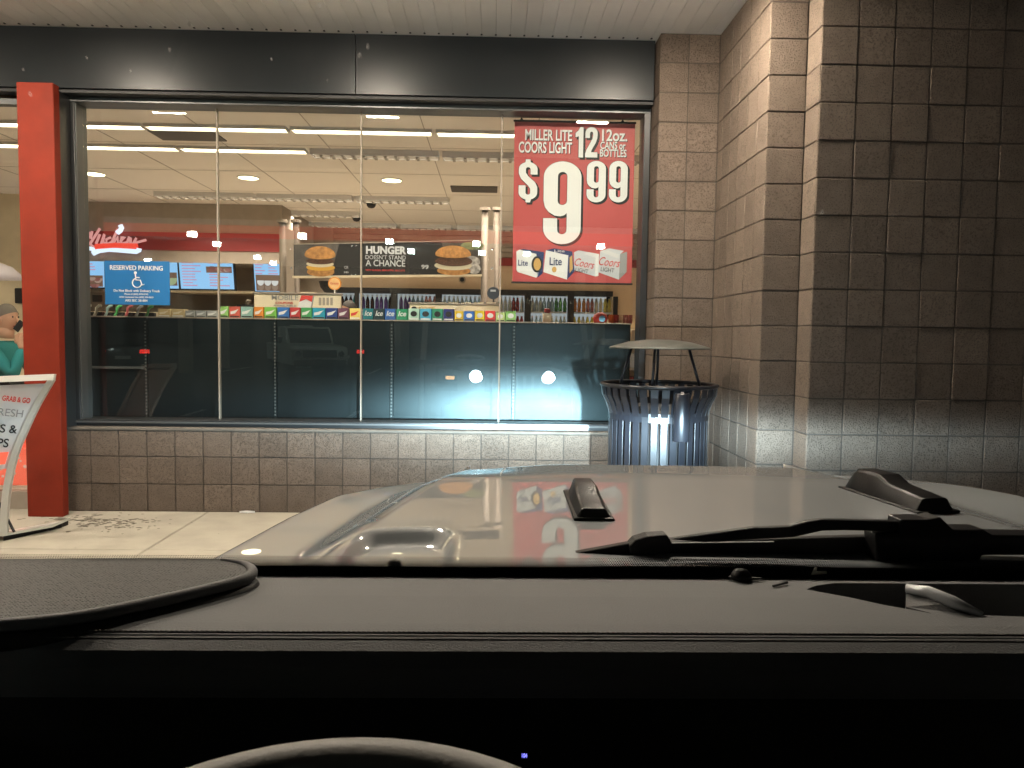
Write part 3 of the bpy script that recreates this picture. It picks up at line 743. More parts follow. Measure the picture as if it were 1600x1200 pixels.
MB().lathe([(.052, -.004), (.055, 0), (.052, .004)], q, 28, 'y').build('disc', mat('orange', (.75, .28, .04), .4), t)
b_ = MB(); b_.ell((q.x, q.y-.006, q.z), .045, .045, 24); b_.build('disc_print', mat('orange_pale', (.80, .50, .22), .5), t)
text('Grizzly', (q.x, q.y-.009, q.z), .018, 'ink_red', t, wfit=.07, bold=.015)
MB().tube([(q.x, q.y, q.z-.05), (q.x, q.y, TZ)], .006, 6).build('stem', 'white', t)
t = thing('round_topper', at(771, 458, 6.4), 'round slate blue display topper beside the right pole pair', 'sign')
q = at(771, 458, 6.4)
MB().lathe([(.050, -.004), (.053, 0), (.050, .004)], q, 28, 'y').build('disc', mat('slate', (.05, .06, .075), .4), t)
MB().box(q.x-.025, q.x+.02, q.y-.008, q.y-.005, q.z+.012, q.z+.028).build('disc_print', 'silver', t)
MB().tube([(q.x, q.y, q.z-.05), (q.x, q.y, TZ)], .006, 6).build('stem', 'ink', t)
# goods near the right end
q = at(855, 498, 6.15); t = thing('carton_display', (q.x, 6.15, TZ), 'cream carton with a dark red bow shaped top near the poster', 'box')
MB().box(-.035, .035, 0, .05, 0, .075, bev=.003).build('carton', 'cream', t, local=True)
MB().box(-.025, .025, .004, .03, .076, .115, bev=.012).build('bow', 'dark_red', t, local=True)
q = at(938, 498, 6.1); t = thing('round_bag', (q.x, 6.1, TZ), 'round red and blue bag at the right end of the shelf unit', 'bag')
MB().lathe([(.001, 0), (.05, .005), (.062, .035), (.05, .068), (.02, .085), (.001, .088)], n=20).build('bag', 'red_paint', t, True, local=True)
b_ = MB(); b_.ell((.006, -.066, .033), .026, .026, 16, .012); b_.build('bag_print', mat('pale_blue', (.15, .40, .65), .4), t, local=True)
for k, (px, c_, n_) in enumerate(((955, (.55, .12, .02), 'orange'), (963, (.30, .03, .02), 'dark red'), (970, (.60, .40, .25), 'beige'), (977, (.22, .06, .04), 'brown'), (984, (.35, .10, .08), 'rust'))):
    q = at(px, 498, 6.15); t = thing('snack_bag', (q.x, 6.15, TZ), f'{n_} snack bag in the row at the right end of the shelf unit', 'bag', 'snack bags at the end of the shelf unit')
    kk = 'snack%d' % k; mat(kk, c_, .35, var=.25, vscale=60, bump=.3, bscale=80)
    MB().grid(lambda u, v: ((u-.5)*.045, -.022*math.sin(math.pi*u)*math.sin(math.pi*min(1, .12+v*.8)), v*.07), 6, 8).grid(lambda u, v: ((u-.5)*.045, .022*math.sin(math.pi*u)*math.sin(math.pi*min(1, .12+v*.8)), v*.07), 6, 8).build('bag', kk, t, True, local=True)
# dark round tray behind
q = at(516, 440, 7.84)
t = thing('hanging_basket', q, 'small dark half round basket hanging under the burger banner', 'basket')
MB().lathe([(.001, -.13), (.06, -.11), (.10, -.06), (.115, 0)], q, 16).build('bowl', 'ink', t)
MB().tube([(q.x, q.y, q.z), (q.x, q.y, q.z+.06)], .004, 5).build('hanging_wire', 'steel', t)

# ================================================================== BANNER + POLES
YBN = 7.8
pole_g = 'steel pole pairs holding the burger banner'
for (pa, pb, lab) in ((442, 463, 'pair of steel poles at the left end of the burger banner'), (757, 775, 'pair of steel poles at the right end of the burger banner')):
    t = thing('pole_pair', at(pa, 500, YBN+.1), lab, 'poles', pole_g)
    for p, yy in ((pa, YBN+.06), (pb, YBN+.30)):
        q = at(p, 400, yy); zt = CZ-.001
        MB().tube([(q.x, yy, 0), (q.x, yy, at(p, 345 if p < 500 else 326, yy).z)], .035, 14).build('pole', 'steel', t, True)
        zz = at(p, 345 if p < 500 else 326, yy).z
        MB().lathe([(.035, -.02), (.055, -.02), (.055, .01), (.001, .012)], (q.x, yy, zz), 16).build('finial', 'greige', t)
    q0, q1 = at(pa, 400, YBN+.06), at(pb, 400, YBN+.30)
    z0, z1 = at(pa, 440, YBN).z, at(pa, 355, YBN).z
    MB().prism([(q0.x, q0.y, z0-.9), (q1.x, q1.y, z0-.9), (q1.x, q1.y, z1), (q0.x, q0.y, z1)], (.0, .006, 0)).build('infill_panel', mat('infill%d' % pa, (.26, .22, .18), .45), t)
    b_ = MB()
    for k in range(4): b_.lathe([(.012, -.006), (.012, .006), (.001, .008)], ((q0.x+q1.x)/2+(.02 if k % 2 else -.02), (q0.y+q1.y)/2-.02, z0+.05+.1*k), 8, 'y')
    b_.build('bolts', 'chrome', t)
bnr = thing('burger_banner', at(606, 404, YBN), 'long dark burger banner reading hunger doesn\'t stand a chance', 'banner')
def bp(px, py, d=0): return at(px, py, YBN-d)
MB().prism([bp(459, 382), bp(752, 375), bp(752, 431), bp(459, 433.5)], (0, .02, 0)).build('board', 'banner_dark', bnr)
MB().prism([bp(457, 431, .004), bp(753, 428.5, .004), bp(753, 431.5, .004), bp(457, 434.5, .004)], (0, .03, 0)).build('edge_trim', 'cream', bnr)
MB().prism([bp(457, 381, .004), bp(753, 374.5, .004), bp(753, 376, .004), bp(457, 382.5, .004)], (0, .03, 0)).build('edge_trim', 'greige', bnr)
MB().prism([bp(460, 383, .003), bp(530, 381.5, .003), bp(517, 431, .003), bp(460, 432, .003)], (0, .002, 0)).build('photo_print', 'banner_grey', bnr)
MB().prism([bp(690, 378, .003), bp(751, 376.5, .003), bp(751, 429, .003), bp(700, 429.5, .003)], (0, .002, 0)).build('photo_print', mat('banner_brown', (.07, .055, .04), .6, var=.6, vscale=8), bnr)
def pe(px, py, rx, ry, m, d, a0=0, a1=360):
    q = bp(px, py, d); s_ = YBN/FPX; MB().ell((q.x, q.y, q.z), rx*s_, ry*s_, 26, .001, a0, a1).build('burger_print', m, bnr)
def pr(px0, px1, py0, py1, m, d): MB().prism([bp(px0, py0, d), bp(px1, py0, d), bp(px1, py1, d), bp(px0, py1, d)], (0, .001, 0)).build('burger_print', m, bnr)
pe(501, 425, 21, 7, 'bread', .005); pr(481, 522, 418, 425, 'bread', .006); pe(501, 418, 22, 5, 'cheese', .008); pe(500, 412.5, 21, 5, 'egg', .010); pe(500, 408, 21, 5, 'meat', .012)
pe(500, 399, 23.5, 14, 'bread', .014, 0, 180); pe(500, 399, 23.5, 6, 'bread', .0145, 180, 360)
pe(709, 423, 26, 7, 'bread', .005); pe(708, 415, 29, 7, 'egg', .007); pe(709, 408, 29, 8, 'meat', .009); pe(708, 398, 27.5, 14, 'bread', .011, 0, 180); pe(708, 398, 27.5, 5, 'bread', .0115, 180, 360)
pe(736, 409, 14, 9, 'foil', .004); pe(738, 384, 18, 6, mat('lettuce', (.18, .20, .08), .6, var=.5, vscale=20), .004); pe(741, 420, 10, 8, 'foil', .0045)
stext('HUNGER', 602.5, 391.5, 11, 'silver', bnr, YBN-.006, 62, bold=.06)
stext("DOESN'T STAND", 602.5, 402.5, 6.2, 'silver', bnr, YBN-.006, 62)
stext('A CHANCE', 602.5, 411.8, 9.5, 'silver', bnr, YBN-.006, 61, bold=.015)
stext('NEW BURGER, BISCUITFIX, BISCUITS', 602, 422.5, 2.6, 'ink_red', bnr, YBN-.006, 60, bold=.015)
stext('99', 664, 417.5, 6.5, 'silver', bnr, YBN-.006, 11, bold=.02)
stext('OR', 541, 418, 4.5, 'silver', bnr, YBN-.006, 6); stext('2/$5', 541, 425.5, 2.4, 'silver', bnr, YBN-.006, 7)
b_ = MB()
for px, py in ((549.5, 384), (556, 384), (549.5, 429), (556, 429), (648, 427.5), (655, 427.5)): b_.lathe([(.006, 0), (.006, .004)], bp(px, py, .008), 8, 'y')
b_.build('bolts', 'chrome', bnr)

# ================================================================== MENU SCREENS, NEON, KITCHEN
def screen(pts, lab, food):
    YS = 11.1
    q = [at(a, b, YS+(-.05 if i < 2 else .06)) for i, (a, b) in enumerate(pts)]
    t = thing('menu_screen', (q[0]+q[2])/2, lab, 'menu screen', 'menu screens over the kitchen counter')
    bx = [p+Vector((0, .012, 0)) for p in q]
    MB().prism([bx[0]+Vector((-.02, 0, .02)), bx[1]+Vector((.02, 0, .02)), bx[2]+Vector((.02, 0, -.02)), bx[3]+Vector((-.02, 0, -.02))], (0, .05, 0)).build('casing', 'ink', t)
    MB().prism(q, (0, .008, 0)).build('display', 'screen_blue', t)
    def uv(u, v, d=.004): return q[0].lerp(q[1], u).lerp(q[3].lerp(q[2], u), v)-Vector((0, d, 0))
    def rect(u0, u1, v0, v1, m, nm, d=.004): MB().prism([uv(u0, v0, d), uv(u1, v0, d), uv(u1, v1, d), uv(u0, v1, d)], (0, .002, 0)).build(nm, m, t)
    ln = MB()
    for u0 in (.05, .55):
        for k in range(9):
            v0 = .06+k*.1
            if any(f[0] < u0+.4 and f[1] > u0 and f[2] < v0+.05 and f[3] > v0 for f in food): continue
            u1 = u0+random.uniform(.18, .38)
            ln.prism([uv(u0, v0), uv(u1, v0), uv(u1, v0+.035), uv(u0, v0+.035)], (0, .002, 0))
    ln.build('menu_lines', 'screen_ink', t)
    for u0, u1, v0, v1, kind in food:
        rect(u0, u1, v0, v1, 'screen_food', 'food_picture')
        if kind == 'cups':
            for k in range(3):
                c0 = u0+(u1-u0)*(.2+.3*k); MB().ell(uv(c0, v0+(v1-v0)*.42, .008), .05, .06, 14).build('food_picture', 'screen_white', t)
                MB().ell(uv(c0, v0+(v1-v0)*.70, .007), .045, .07, 14).build('food_picture', emi('cocoa%d' % k, (.45, .30, .22), .5), t)
        elif kind == 'bowl':
            MB().ell(uv((u0+u1)/2, (v0+v1)/2, .008), .09, .09, 16).build('food_picture', emi('salad', (.45, .55, .30), .7), t)
        else:
            for k in range(9): MB().ell(uv(random.uniform(u0+.05, u1-.05), random.uniform(v0+.05, v1-.05), .008), .05, .035, 10).build('food_picture', emi('meats%d' % random.randrange(9999), random.choice([(.5, .2, .18), (.6, .42, .35), (.35, .12, .10)]), .6), t)
screen([(20, 404), (35, 404), (35, 452), (26, 452)], 'menu screen edge seen left of the red column', [])
screen([(60, 404), (162, 404.5), (163, 449), (70, 448)], 'menu screen left of the parking sign with meat pictures', [(.60, .98, .58, .98, 'meat')])
screen([(163, 404), (276, 405), (279, 451), (166, 450)], 'menu screen behind the parking sign', [(.02, .35, .3, .6, 'bowl'), (.82, .99, .45, .9, 'bowl')])
screen([(279, 407), (363, 408), (366, 452), (283, 451)], 'blue menu screen with a sub picture right of the parking sign', [(.5, .98, .2, .42, 'meat')])
screen([(396, 410), (438, 411), (438, 456), (399, 455)], 'menu screen with three iced drinks left of the pole pair', [(.05, .98, .42, .98, 'cups')])
screen([(448, 420), (459, 420), (459, 456), (448, 456)], 'narrow blue menu screen right of the first pole', [])
neon = thing('neon_sign', at(175, 375, 10.9), 'glowing red and white script neon sign on the red stripe', 'neon sign')
YN = 10.88
def nt_(pts, r, m, nm): MB().tube([at(a, b, YN) for a, b in pts], r, 8).build(nm, m, neon, True)
nt_([(131, 400), (134, 392), (138, 388), (146, 389), (149, 390)], .03, 'neon_white', 'neon_tube')
nt_([(145, 396), (155, 391.5), (170, 389.5), (185, 390.5), (200, 391.8), (213, 393), (217, 391), (217.5, 388)], .035, 'neon_white', 'neon_tube')
nt_([(183, 364), (188, 360), (190, 356), (188, 352)], .035, 'neon_white', 'neon_tube')
nt_([(125, 362), (126, 357)], .04, 'neon_white', 'neon_tube')
nt_([(150, 386), (180, 384), (214, 385)], .045, 'neon_red', 'neon_tube')
for pts in ([(132, 396), (139, 362)], [(140, 382), (156, 357)], [(141, 373), (143, 366), (144, 361)], [(140, 381), (148, 387), (156, 384)], [(150, 381), (156, 366)], [(158, 382), (163, 366), (161, 378), (168, 381)], [(173, 371), (166, 374), (167, 381), (175, 378)], [(173, 382), (184, 358)], [(177, 380), (184, 370), (184, 381), (190, 376)], [(188, 377), (195, 370), (190, 370), (189, 380), (197, 379)], [(198, 381), (202, 370), (204, 372), (204, 381)], [(208, 381), (213, 372), (209, 380), (228, 375)], [(124, 378), (128, 368), (124, 365)]):
    nt_(pts, .018, 'neon_pink', 'script_tube')
q = at(139, 362, YN); MB().prism([at(128, 398, YN+.05), at(132, 398, YN+.05), at(141, 361, YN+.05), at(137, 361, YN+.05)], (0, .03, 0)).build('script_back', 'greige', neon)
MB().prism([at(122, 383, YN+.06), at(215, 384, YN+.06), at(215, 372, YN+.06), at(122, 366, YN+.06)], (0, .02, 0)).build('back_plate', 'dark_red', neon)
for x_, lab in ((-5.5, 'round kitchen light under the bulkhead above the parking sign'), (-3.9, 'round kitchen light under the bulkhead near the pole pair'), (-7.2, 'round kitchen light under the bulkhead behind the red column')):
    t = thing('downlight', (x_, 11.7, 2.399), lab, 'ceiling light', 'kitchen lights')
    MB().lathe([(.12, -.012), (.13, -.012), (.13, .0), (.12, .0), (.12, -.012)], n=20, cap=False).build('trim_ring', 'white', t, local=True)
    MB().lathe([(.118, -.010), (.118, -.004)], n=20).build('lens', 'kitchen_lamp', t, local=True)
kc = thing('kitchen_counter', (-4.6, 12.2, 0), 'cream kitchen counter and shelf under the menu screens', 'counter')
MB().box(IX0+.1, -2.85, 11.9, 12.6, 0, 1.55, bev=.01).build('body', 'greige', kc)
MB().box(IX0+.1, -2.85, 11.85, 12.6, 1.55, 1.62, bev=.01).build('worktop', 'cream', kc)
MB().box(-5.2, -2.9, 12.3, 12.9, 1.95, 1.99).build('shelf', 'cream', kc)
for k, (px, py, w_, h_) in enumerate(((200, 482, .3, .25), (150, 484, .25, .3), (382, 478, .3, .14), (415, 488, .35, .2))):
    q = at(px, py, 11.9)
    t = thing('kitchen_appliance', (q.x, 12.1, 1.621), ['steel appliance behind the parking sign', 'small steel appliance beside the left jamb', 'dark coffee machine left of the coupon board', 'low steel appliance behind the coupon board'][k], 'appliance', 'appliances on the kitchen counter')
    MB().box(-w_/2, w_/2, -.15, .15, 0, h_, bev=.02).build('body', ['steel', 'steel', 'ink', 'steel'][k], t, local=True)
    MB().box(-w_*.3, w_*.3, -.158, -.148, h_*.5, h_*.85).build('panel', 'ink', t, local=True)
    MB().lathe([(.04, h_), (.05, h_+.06), (.03, h_+.09), (.001, h_+.09)], (0, 0, 0), 14).build('hopper', 'greige', t, local=True)

# ================================================================== COOLER WALL
ck = thing('cooler_case', (0, 13, 0), 'wall of glass door drink coolers with black frames at the back', 'cooler')
dpx = [(380, 470), (476, 556), (562, 612), (622, 681), (691, 752), (760, 819), (829, 886), (896, 957)]
MB().box(-2.9, 2.03, 12.98, 13.2, 2.03, 2.118).build('header', 'ink', ck)
MB().box(-2.9, 2.03, 13.75, 13.8, 0, 2.1).build('back', 'cooler_light', ck)
MB().box(-2.9, 2.03, 13.2, 13.8, 0, .1).build('plinth', 'ink', ck)
bt = {}
def bottle_mesh(kind, key, cm, cap):
    k = (kind, key)
    if k not in bt:
        pr_ = [(.001, 0), (.033, .002), (.034, .02), (.034, .13), (.03, .16), (.014, .20), (.013, .225), (.001, .227)] if kind == 0 else [(.001, 0), (.03, .002), (.036, .05), (.03, .10), (.036, .15), (.018, .21), (.018, .235), (.001, .237)]
        b = MB().lathe(pr_, n=8); bmesh.ops.recalc_face_normals(b.bm, faces=b.bm.faces)
        me = bpy.data.meshes.new('bottle'); b.bm.to_mesh(me); b.bm.free(); me.materials.append(cm)
        for p in me.polygons: p.use_smooth = True
        b2 = MB().lathe([(.016, .215), (.016, .242), (.001, .243)], n=8); m2 = bpy.data.meshes.new('cap'); b2.bm.to_mesh(m2); b2.bm.free(); m2.materials.append(cap)
        bt[k] = (me, m2)
    return bt[k]
pal = [('teal', (.05, .35, .32), 'white'), ('purple', (.14, .08, .28), 'white'), ('cola', (.05, .02, .015), 'white'), ('clear blue', (.35, .5, .62), 'white'), ('dark red', (.28, .04, .04), 'white'), ('clear', (.55, .60, .58), 'white'), ('green', (.12, .35, .12), 'white'), ('yellow', (.75, .62, .10), 'white'), ('orange', (.70, .28, .08), 'white'), ('cream', (.75, .70, .55), 'white'), ('pink', (.65, .25, .22), 'white')]
PM = {n_: mat('bottle_'+n_.replace(' ', '_'), c_, .25) for n_, c_, _ in pal}
for n_ in ('capw',): mat('capw', (.7, .7, .7), .4)
ords = ['first', 'second', 'third', 'fourth', 'fifth', 'sixth', 'seventh', 'last']
mix = [['teal'], ['teal', 'cola'], ['cola', 'purple'], ['purple', 'clear blue', 'pink'], ['clear', 'clear blue'], ['green', 'clear', 'dark red'], ['clear', 'clear blue', 'green'], ['orange', 'pink', 'cream', 'yellow']]
mix2 = [['teal'], ['cola'], ['purple', 'clear blue'], ['clear blue', 'purple'], ['clear', 'cream'], ['clear', 'dark red'], ['clear blue', 'clear'], ['yellow', 'yellow', 'cream', 'orange']]
for i, (a, b) in enumerate(dpx):
    xa, xb = at(a, 480, 13.1).x, at(b, 480, 13.1).x
    nx = at(dpx[i+1][0], 480, 13.1).x if i+1 < len(dpx) else xb+.075
    MB().box(xb, nx, 12.985, 13.05, .1, 2.03, bev=.004).build('door_frame', 'ink', ck)
    MB().box(xa, xb, 13.02, 13.03, .1, 2.03).build('door_glass', 'cooler_glass', ck)
    MB().box(xb-.03, xb-.012, 12.95, 12.984, .9, 1.35).build('door_handle', 'ink', ck)
    for z, mx in ((1.76, mix[i]), (1.44, mix2[i])):
        MB().box(xa, xb, 13.12, 13.5, z-.02, z).build('shelf', 'white', ck)
        n = max(3, int((xb-xa)/.070))
        for k in range(n):
            c_ = mx[k*len(mx)//n] if random.random() > .15 else random.choice(mx)
            m1, m2 = bottle_mesh(0 if c_ in ('cola', 'clear', 'purple', 'clear blue') else 1, c_, PM[c_], MATS['capw'])
            o = mesh_obj('bottle', m1, (xa+(k+.5)*(xb-xa)/n+random.uniform(-.006, .006), 13.2+random.uniform(0, .03), z+.001))
            tag(o, f'{c_} bottle on the {"upper" if z > 1.6 else "lower"} shelf behind the {ords[i]} cooler door', 'bottle', f'bottles on the {"upper" if z > 1.6 else "lower"} shelf of the {ords[i]} cooler door')
            e = mesh_obj('cap', m2, (0, 0, 0)); e.parent = o
q = at(722, 437, 13.05); t = thing('wall_speaker', q, 'small round fitting on the tan wall above the coolers', 'speaker')
MB().lathe([(.06, 0), (.06, -.03), (.045, -.035), (.045, 0)], (q.x, 13.09, q.z), 18, 'y', cap=False).build('ring', 'greige', t)
MB().lathe([(.04, -.037), (.001, -.04)], (q.x, 13.09, q.z), 18, 'y').build('grille', 'ink', t)
# checkout shelves in the slit at the right jamb
t = thing('snack_rack', (1.35, 7.0, 0), 'lit snack rack in the gap beside the right window jamb', 'rack')
MB().box(1.05, 1.75, 7.2, 7.25, 0, 1.5).build('back', 'cream', t)
for k in range(6): MB().box(1.05, 1.75, 6.9, 7.2, .15+k*.22, .165+k*.22).build('shelf', 'cream', t)
gcol = ['dark_red', 'gold', 'white', 'red_paint', 'cream', 'orange']
for k in range(6):
    for j in range(7): MB().box(1.06+j*.098, 1.145+j*.098, 6.92, 7.1, .166+k*.22, .30+k*.22, bev=.004).build('packet', gcol[(k*2+j*3) % 6], t)

# ================================================================== PEOPLE
def skin_body(name, J_, E_, m, parent, sub=2):
    """joints with radii joined into one continuous skinned surface"""
    me = bpy.data.meshes.new(name); names = list(J_)
    me.from_pydata([J_[k][0] for k in names], [(names.index(a), names.index(b)) for a, b in E_], [])
    o = bpy.data.objects.new(name, me); C.objects.link(o); o.parent = parent
    md = o.modifiers.new('skin', 'SKIN'); md.use_smooth_shade = True
    for i, k in enumerate(names):
        r = J_[k][1]; me.skin_vertices[0].data[i].radius = r if isinstance(r, tuple) else (r, r)
    me.skin_vertices[0].data[0].use_root = True
    s_ = o.modifiers.new('sub', 'SUBSURF'); s_.levels = sub; s_.render_levels = sub
    me.materials.append(MATS[m])
    return o
def head(parent, c, yaw, hair, glasses=False):
    """head with nose, eyes, ears, mouth and hair; faces +x before the yaw"""
    m4 = Matrix.Translation(c) @ Matrix.Rotation(yaw, 4, 'Z')
    b = MB()
    def hd(u, v):
        a = u*2*math.pi; t_ = v*math.pi
        x, y_, z = math.sin(t_)*math.cos(a), math.sin(t_)*math.sin(a), math.cos(t_)
        rx = .098; 
        if z < 0: rx *= 1+.10*z; 
        X = x*rx; Y_ = y_*.077*(1+.18*min(0, z)); Z = z*.122
        if x > .2: X += .006*math.exp(-((z+.75)/.25)**2)-.006*math.exp(-((z-.12)/.15)**2)
        return (X, Y_, Z)
    b.grid(hd, 28, 18); bmesh.ops.remove_doubles(b.bm, verts=b.bm.verts, dist=.0005)
    b.tube([(.088, 0, .018), (.104, 0, -.010), (.112, 0, -.028), (.096, 0, -.036)], [.007, .009, .013, .009], 8)
    for s in (-1, 1): b.lathe([(.001, -.008), (.022, -.004), (.026, .002), (.018, .008), (.001, .010)], (-.005, s*.076, -.01), 12, 'y')
    b.tube([(0, 0, -.08), (-.012, 0, -.17)], [.055, .06], 14)
    bmesh.ops.transform(b.bm, matrix=m4, verts=b.bm.verts); h = b.build('head', 'skin', parent, True, local=True)
    b = MB()
    for s in (-1, 1): b.lathe([(.001, -.008), (.009, 0), (.001, .008)], (.089, s*.031, .014), 8, 'x')
    bmesh.ops.transform(b.bm, matrix=m4, verts=b.bm.verts); b.build('eyes', 'ink', parent, local=True)
    b = MB(); b.tube([(.085, -.026, -.068), (.098, 0, -.065), (.085, .026, -.068)], [.004, .007, .004], 6)
    bmesh.ops.transform(b.bm, matrix=m4, verts=b.bm.verts); b.build('mouth', 'dark_red', parent, local=True)
    b = MB()
    def hr(u, v):
        a = u*2*math.pi; lim = 1.15+.75*(.5-.5*math.cos(a)); t_ = v*lim
        r_ = 1.07+.02*math.sin(9*a)
        return (math.sin(t_)*math.cos(a)*.098*r_-.004, math.sin(t_)*math.sin(a)*.077*r_, math.cos(t_)*.122*1.06+.002)
    b.grid(hr, 28, 10); bmesh.ops.transform(b.bm, matrix=m4, verts=b.bm.verts); b.build('hair', hair, parent, True, local=True)
    if glasses:
        b = MB()
        for s in (-1, 1):
            b.tube([(.102, s*(.033+.02*math.cos(k*.5236)), .012+.015*math.sin(k*.5236)) for k in range(12)], .0028, 5, closed=True)
            b.tube([(.10, s*.052, .018), (0, s*.081, .014)], .0028, 5)
        b.tube([(.103, -.014, .014), (.103, .014, .014)], .0025, 5)
        bmesh.ops.transform(b.bm, matrix=m4, verts=b.bm.verts); b.build('glasses', 'ink', parent, local=True)
def hand(J_, E_, root, p, d, side, pre):
    """palm and five curled fingers appended to a skin skeleton; d = pointing direction, side = spread direction"""
    d = Vector(d).normalized(); side = Vector(side).normalized(); cu = d.cross(side)
    J_[pre+'palm'] = (Vector(p)+d*.05, (.030, .016)); E_.append((root, pre+'palm'))
    for k, (o_, L) in enumerate(((-.028, .062), (-.010, .074), (.010, .070), (.027, .055))):
        a = Vector(p)+d*.085+side*o_; b = a+d*L*.45+cu*.012; c2 = b+d*L*.15+cu*L*.5
        J_[pre+'k%d' % k] = (a, .0095); J_[pre+'m%d' % k] = (b, .0085); J_[pre+'t%d' % k] = (c2, .007)
        E_ += [(pre+'palm', pre+'k%d' % k), (pre+'k%d' % k, pre+'m%d' % k), (pre+'m%d' % k, pre+'t%d' % k)]
    a = Vector(p)+d*.045-side*.042+cu*.01; b = a+d*.04-side*.012+cu*.02
    J_[pre+'th'] = (a, .011); J_[pre+'tt'] = (b, .008); E_ += [(pre+'palm', pre+'th'), (pre+'th', pre+'tt')]
# man on the phone, in profile, left of the column (faces +x)
hp = at(9, 494, 6.75)
man = thing('person', (hp.x-.02, 6.75, 0), 'grey haired person in a teal shirt holding a phone to the ear', 'person')
HZ = hp.z
sh = HZ-.27
J1 = {'pel': ((-.03, 0, .86), .15), 'waist': ((-.02, 0, 1.02), .15), 'chest': ((0, 0, sh-.10), (.145, .165)), 'neckb': ((-.01, 0, sh+.05), .065),
      'ls': ((0, .19, sh), .062), 'rs': ((.0, -.19, sh), .062), 'le': ((.10, .26, sh-.26), .055), 'lw': ((.28, .17, sh-.27), .046),
      're': ((.20, -.22, sh-.24), .055), 'rw': ((.215, -.10, sh-.01), .040)}
E1 = [('pel', 'waist'), ('waist', 'chest'), ('chest', 'neckb'), ('chest', 'ls'), ('chest', 'rs'), ('ls', 'le'), ('le', 'lw'), ('rs', 're'), ('re', 'rw')]
skin_body('shirt', J1, E1, 'teal_cloth', man)
J2 = {'pel': ((-.03, 0, .88), .145), 'lh': ((-.02, .10, .80), .10), 'lk': ((.02, .11, .45), .068), 'la': ((0, .11, .08), .048), 'lt': ((.16, .12, .04), .04),
      'rh': ((-.02, -.10, .80), .10), 'rk': ((.01, -.11, .45), .068), 'ra': ((-.04, -.11, .08), .048), 'rt': ((.12, -.12, .04), .04)}
E2 = [('pel', 'lh'), ('lh', 'lk'), ('lk', 'la'), ('la', 'lt'), ('pel', 'rh'), ('rh', 'rk'), ('rk', 'ra'), ('ra', 'rt')]
skin_body('trousers', J2, E2, 'black_cloth', man)
J3 = {'w': ((.215, -.10, sh-.02), .028)}; E3 = []
hand(J3, E3, 'w', (.21, -.095, sh+.01), (-.35, .15, 1), (.9, .1, .3), 'a'); skin_body('hand', J3, E3, 'skin', man)
J4 = {'w': ((.28, .17, sh-.27), .030)}; E4 = []
hand(J4, E4, 'w', (.30, .16, sh-.27), (1, -.2, -.15), (0, 1, .2), 'a'); skin_body('hand', J4, E4, 'skin', man)
head(man, Vector((.03, 0, HZ-.02)), R(-12), 'hair_grey')
MB().box(-.028, .028, -.005, .005, -.05, .05, bev=.004, mtx=Matrix.Translation((.168, -.06, HZ-.085)) @ Matrix.Rotation(R(38), 4, 'Y')).build('mobile_phone', 'ink', man, local=True)
# cashier behind the goods, three-quarter profile facing left
hp = at(545, 484, 10.4)
cs = thing('person', (hp.x, 10.4, 0), 'dark haired person with black glasses behind the product boxes', 'person')
sh = hp.z-.26
J1 = {'pel': ((0, 0, .9), .15), 'waist': ((0, 0, 1.05), .15), 'chest': ((0, 0, sh-.10), (.15, .17)), 'neckb': ((0, 0, sh+.05), .065),
      'ls': ((0, .20, sh), .062), 'rs': ((0, -.20, sh), .062), 'le': ((-.06, .25, sh-.28), .052), 'lw': ((-.25, .20, sh-.38), .042), 're': ((-.06, -.25, sh-.28), .052), 'rw': ((-.25, -.20, sh-.38), .042)}
skin_body('shirt', J1, E1, 'dark_red', cs); skin_body('trousers', J2, E2, 'black_cloth', cs)
for s in (1, -1):
    J4 = {'w': ((-.25, s*.20, sh-.38), .028)}; E4 = []
    hand(J4, E4, 'w', (-.26, s*.2, sh-.385), (-1, 0, -.2), (0, s, 0), 'a'); skin_body('hand', J4, E4, 'skin', cs)
head(cs, Vector((0, 0, hp.z)), R(180+28), 'hair_dark', True)
wc = thing('work_counter', (hp.x-.4, 9.9, 0), 'till counter in front of the person with glasses', 'counter')
MB().box(hp.x-2.2, hp.x+1.6, 9.45, 9.95, 0, .95, bev=.01).build('body', 'greige', wc)
MB().box(hp.x-2.25, hp.x+1.65, 9.4, 10.0, .951, .99, bev=.008).build('worktop', 'cream', wc)

# ================================================================== LEFT END: display, sign stand
t = thing('merchandise_display', (-3.9, 5.95, 0), 'glowing red patterned display behind the glass left of the column', 'display')
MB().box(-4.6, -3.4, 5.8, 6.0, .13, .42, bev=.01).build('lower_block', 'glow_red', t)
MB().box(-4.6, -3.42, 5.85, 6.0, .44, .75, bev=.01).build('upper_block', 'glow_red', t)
b_ = MB()
for k in range(60): b_.lathe([(.001, -.004), (random.uniform(.008, .02), 0), (.001, .003)], (random.uniform(-4.5, -3.45), 5.797 if k % 2 else 5.847, random.uniform(.15, .40) if k % 2 else random.uniform(.46, .73)), 7, 'y')
b_.build('pattern_print', emi('glow_pale', (1.0, .5, .38), .8), t)
t = thing('wall_monitor', at(28, 462, 9.0), 'small black monitor on the wall beside the person with the phone', 'monitor')
q0, q1 = at(22, 450, 9), at(40, 474, 9); MB().box(q0.x, q1.x, 9.0, 9.05, q1.z, q0.z, bev=.008).build('casing', 'ink', t); MB().box(q0.x+.01, q1.x-.01, 8.994, 8.999, q1.z+.02, q0.z-.02).build('display', 'dark', t)
MB().box(q0.x-.3, q0.x+.3, 9.06, 9.10, 0, 2.9).build('bracket_panel', 'cream', t)
t = thing('pendant_lamp', at(-12, 430, 8.0), 'white curved pendant lamp shade at the left edge', 'lamp')
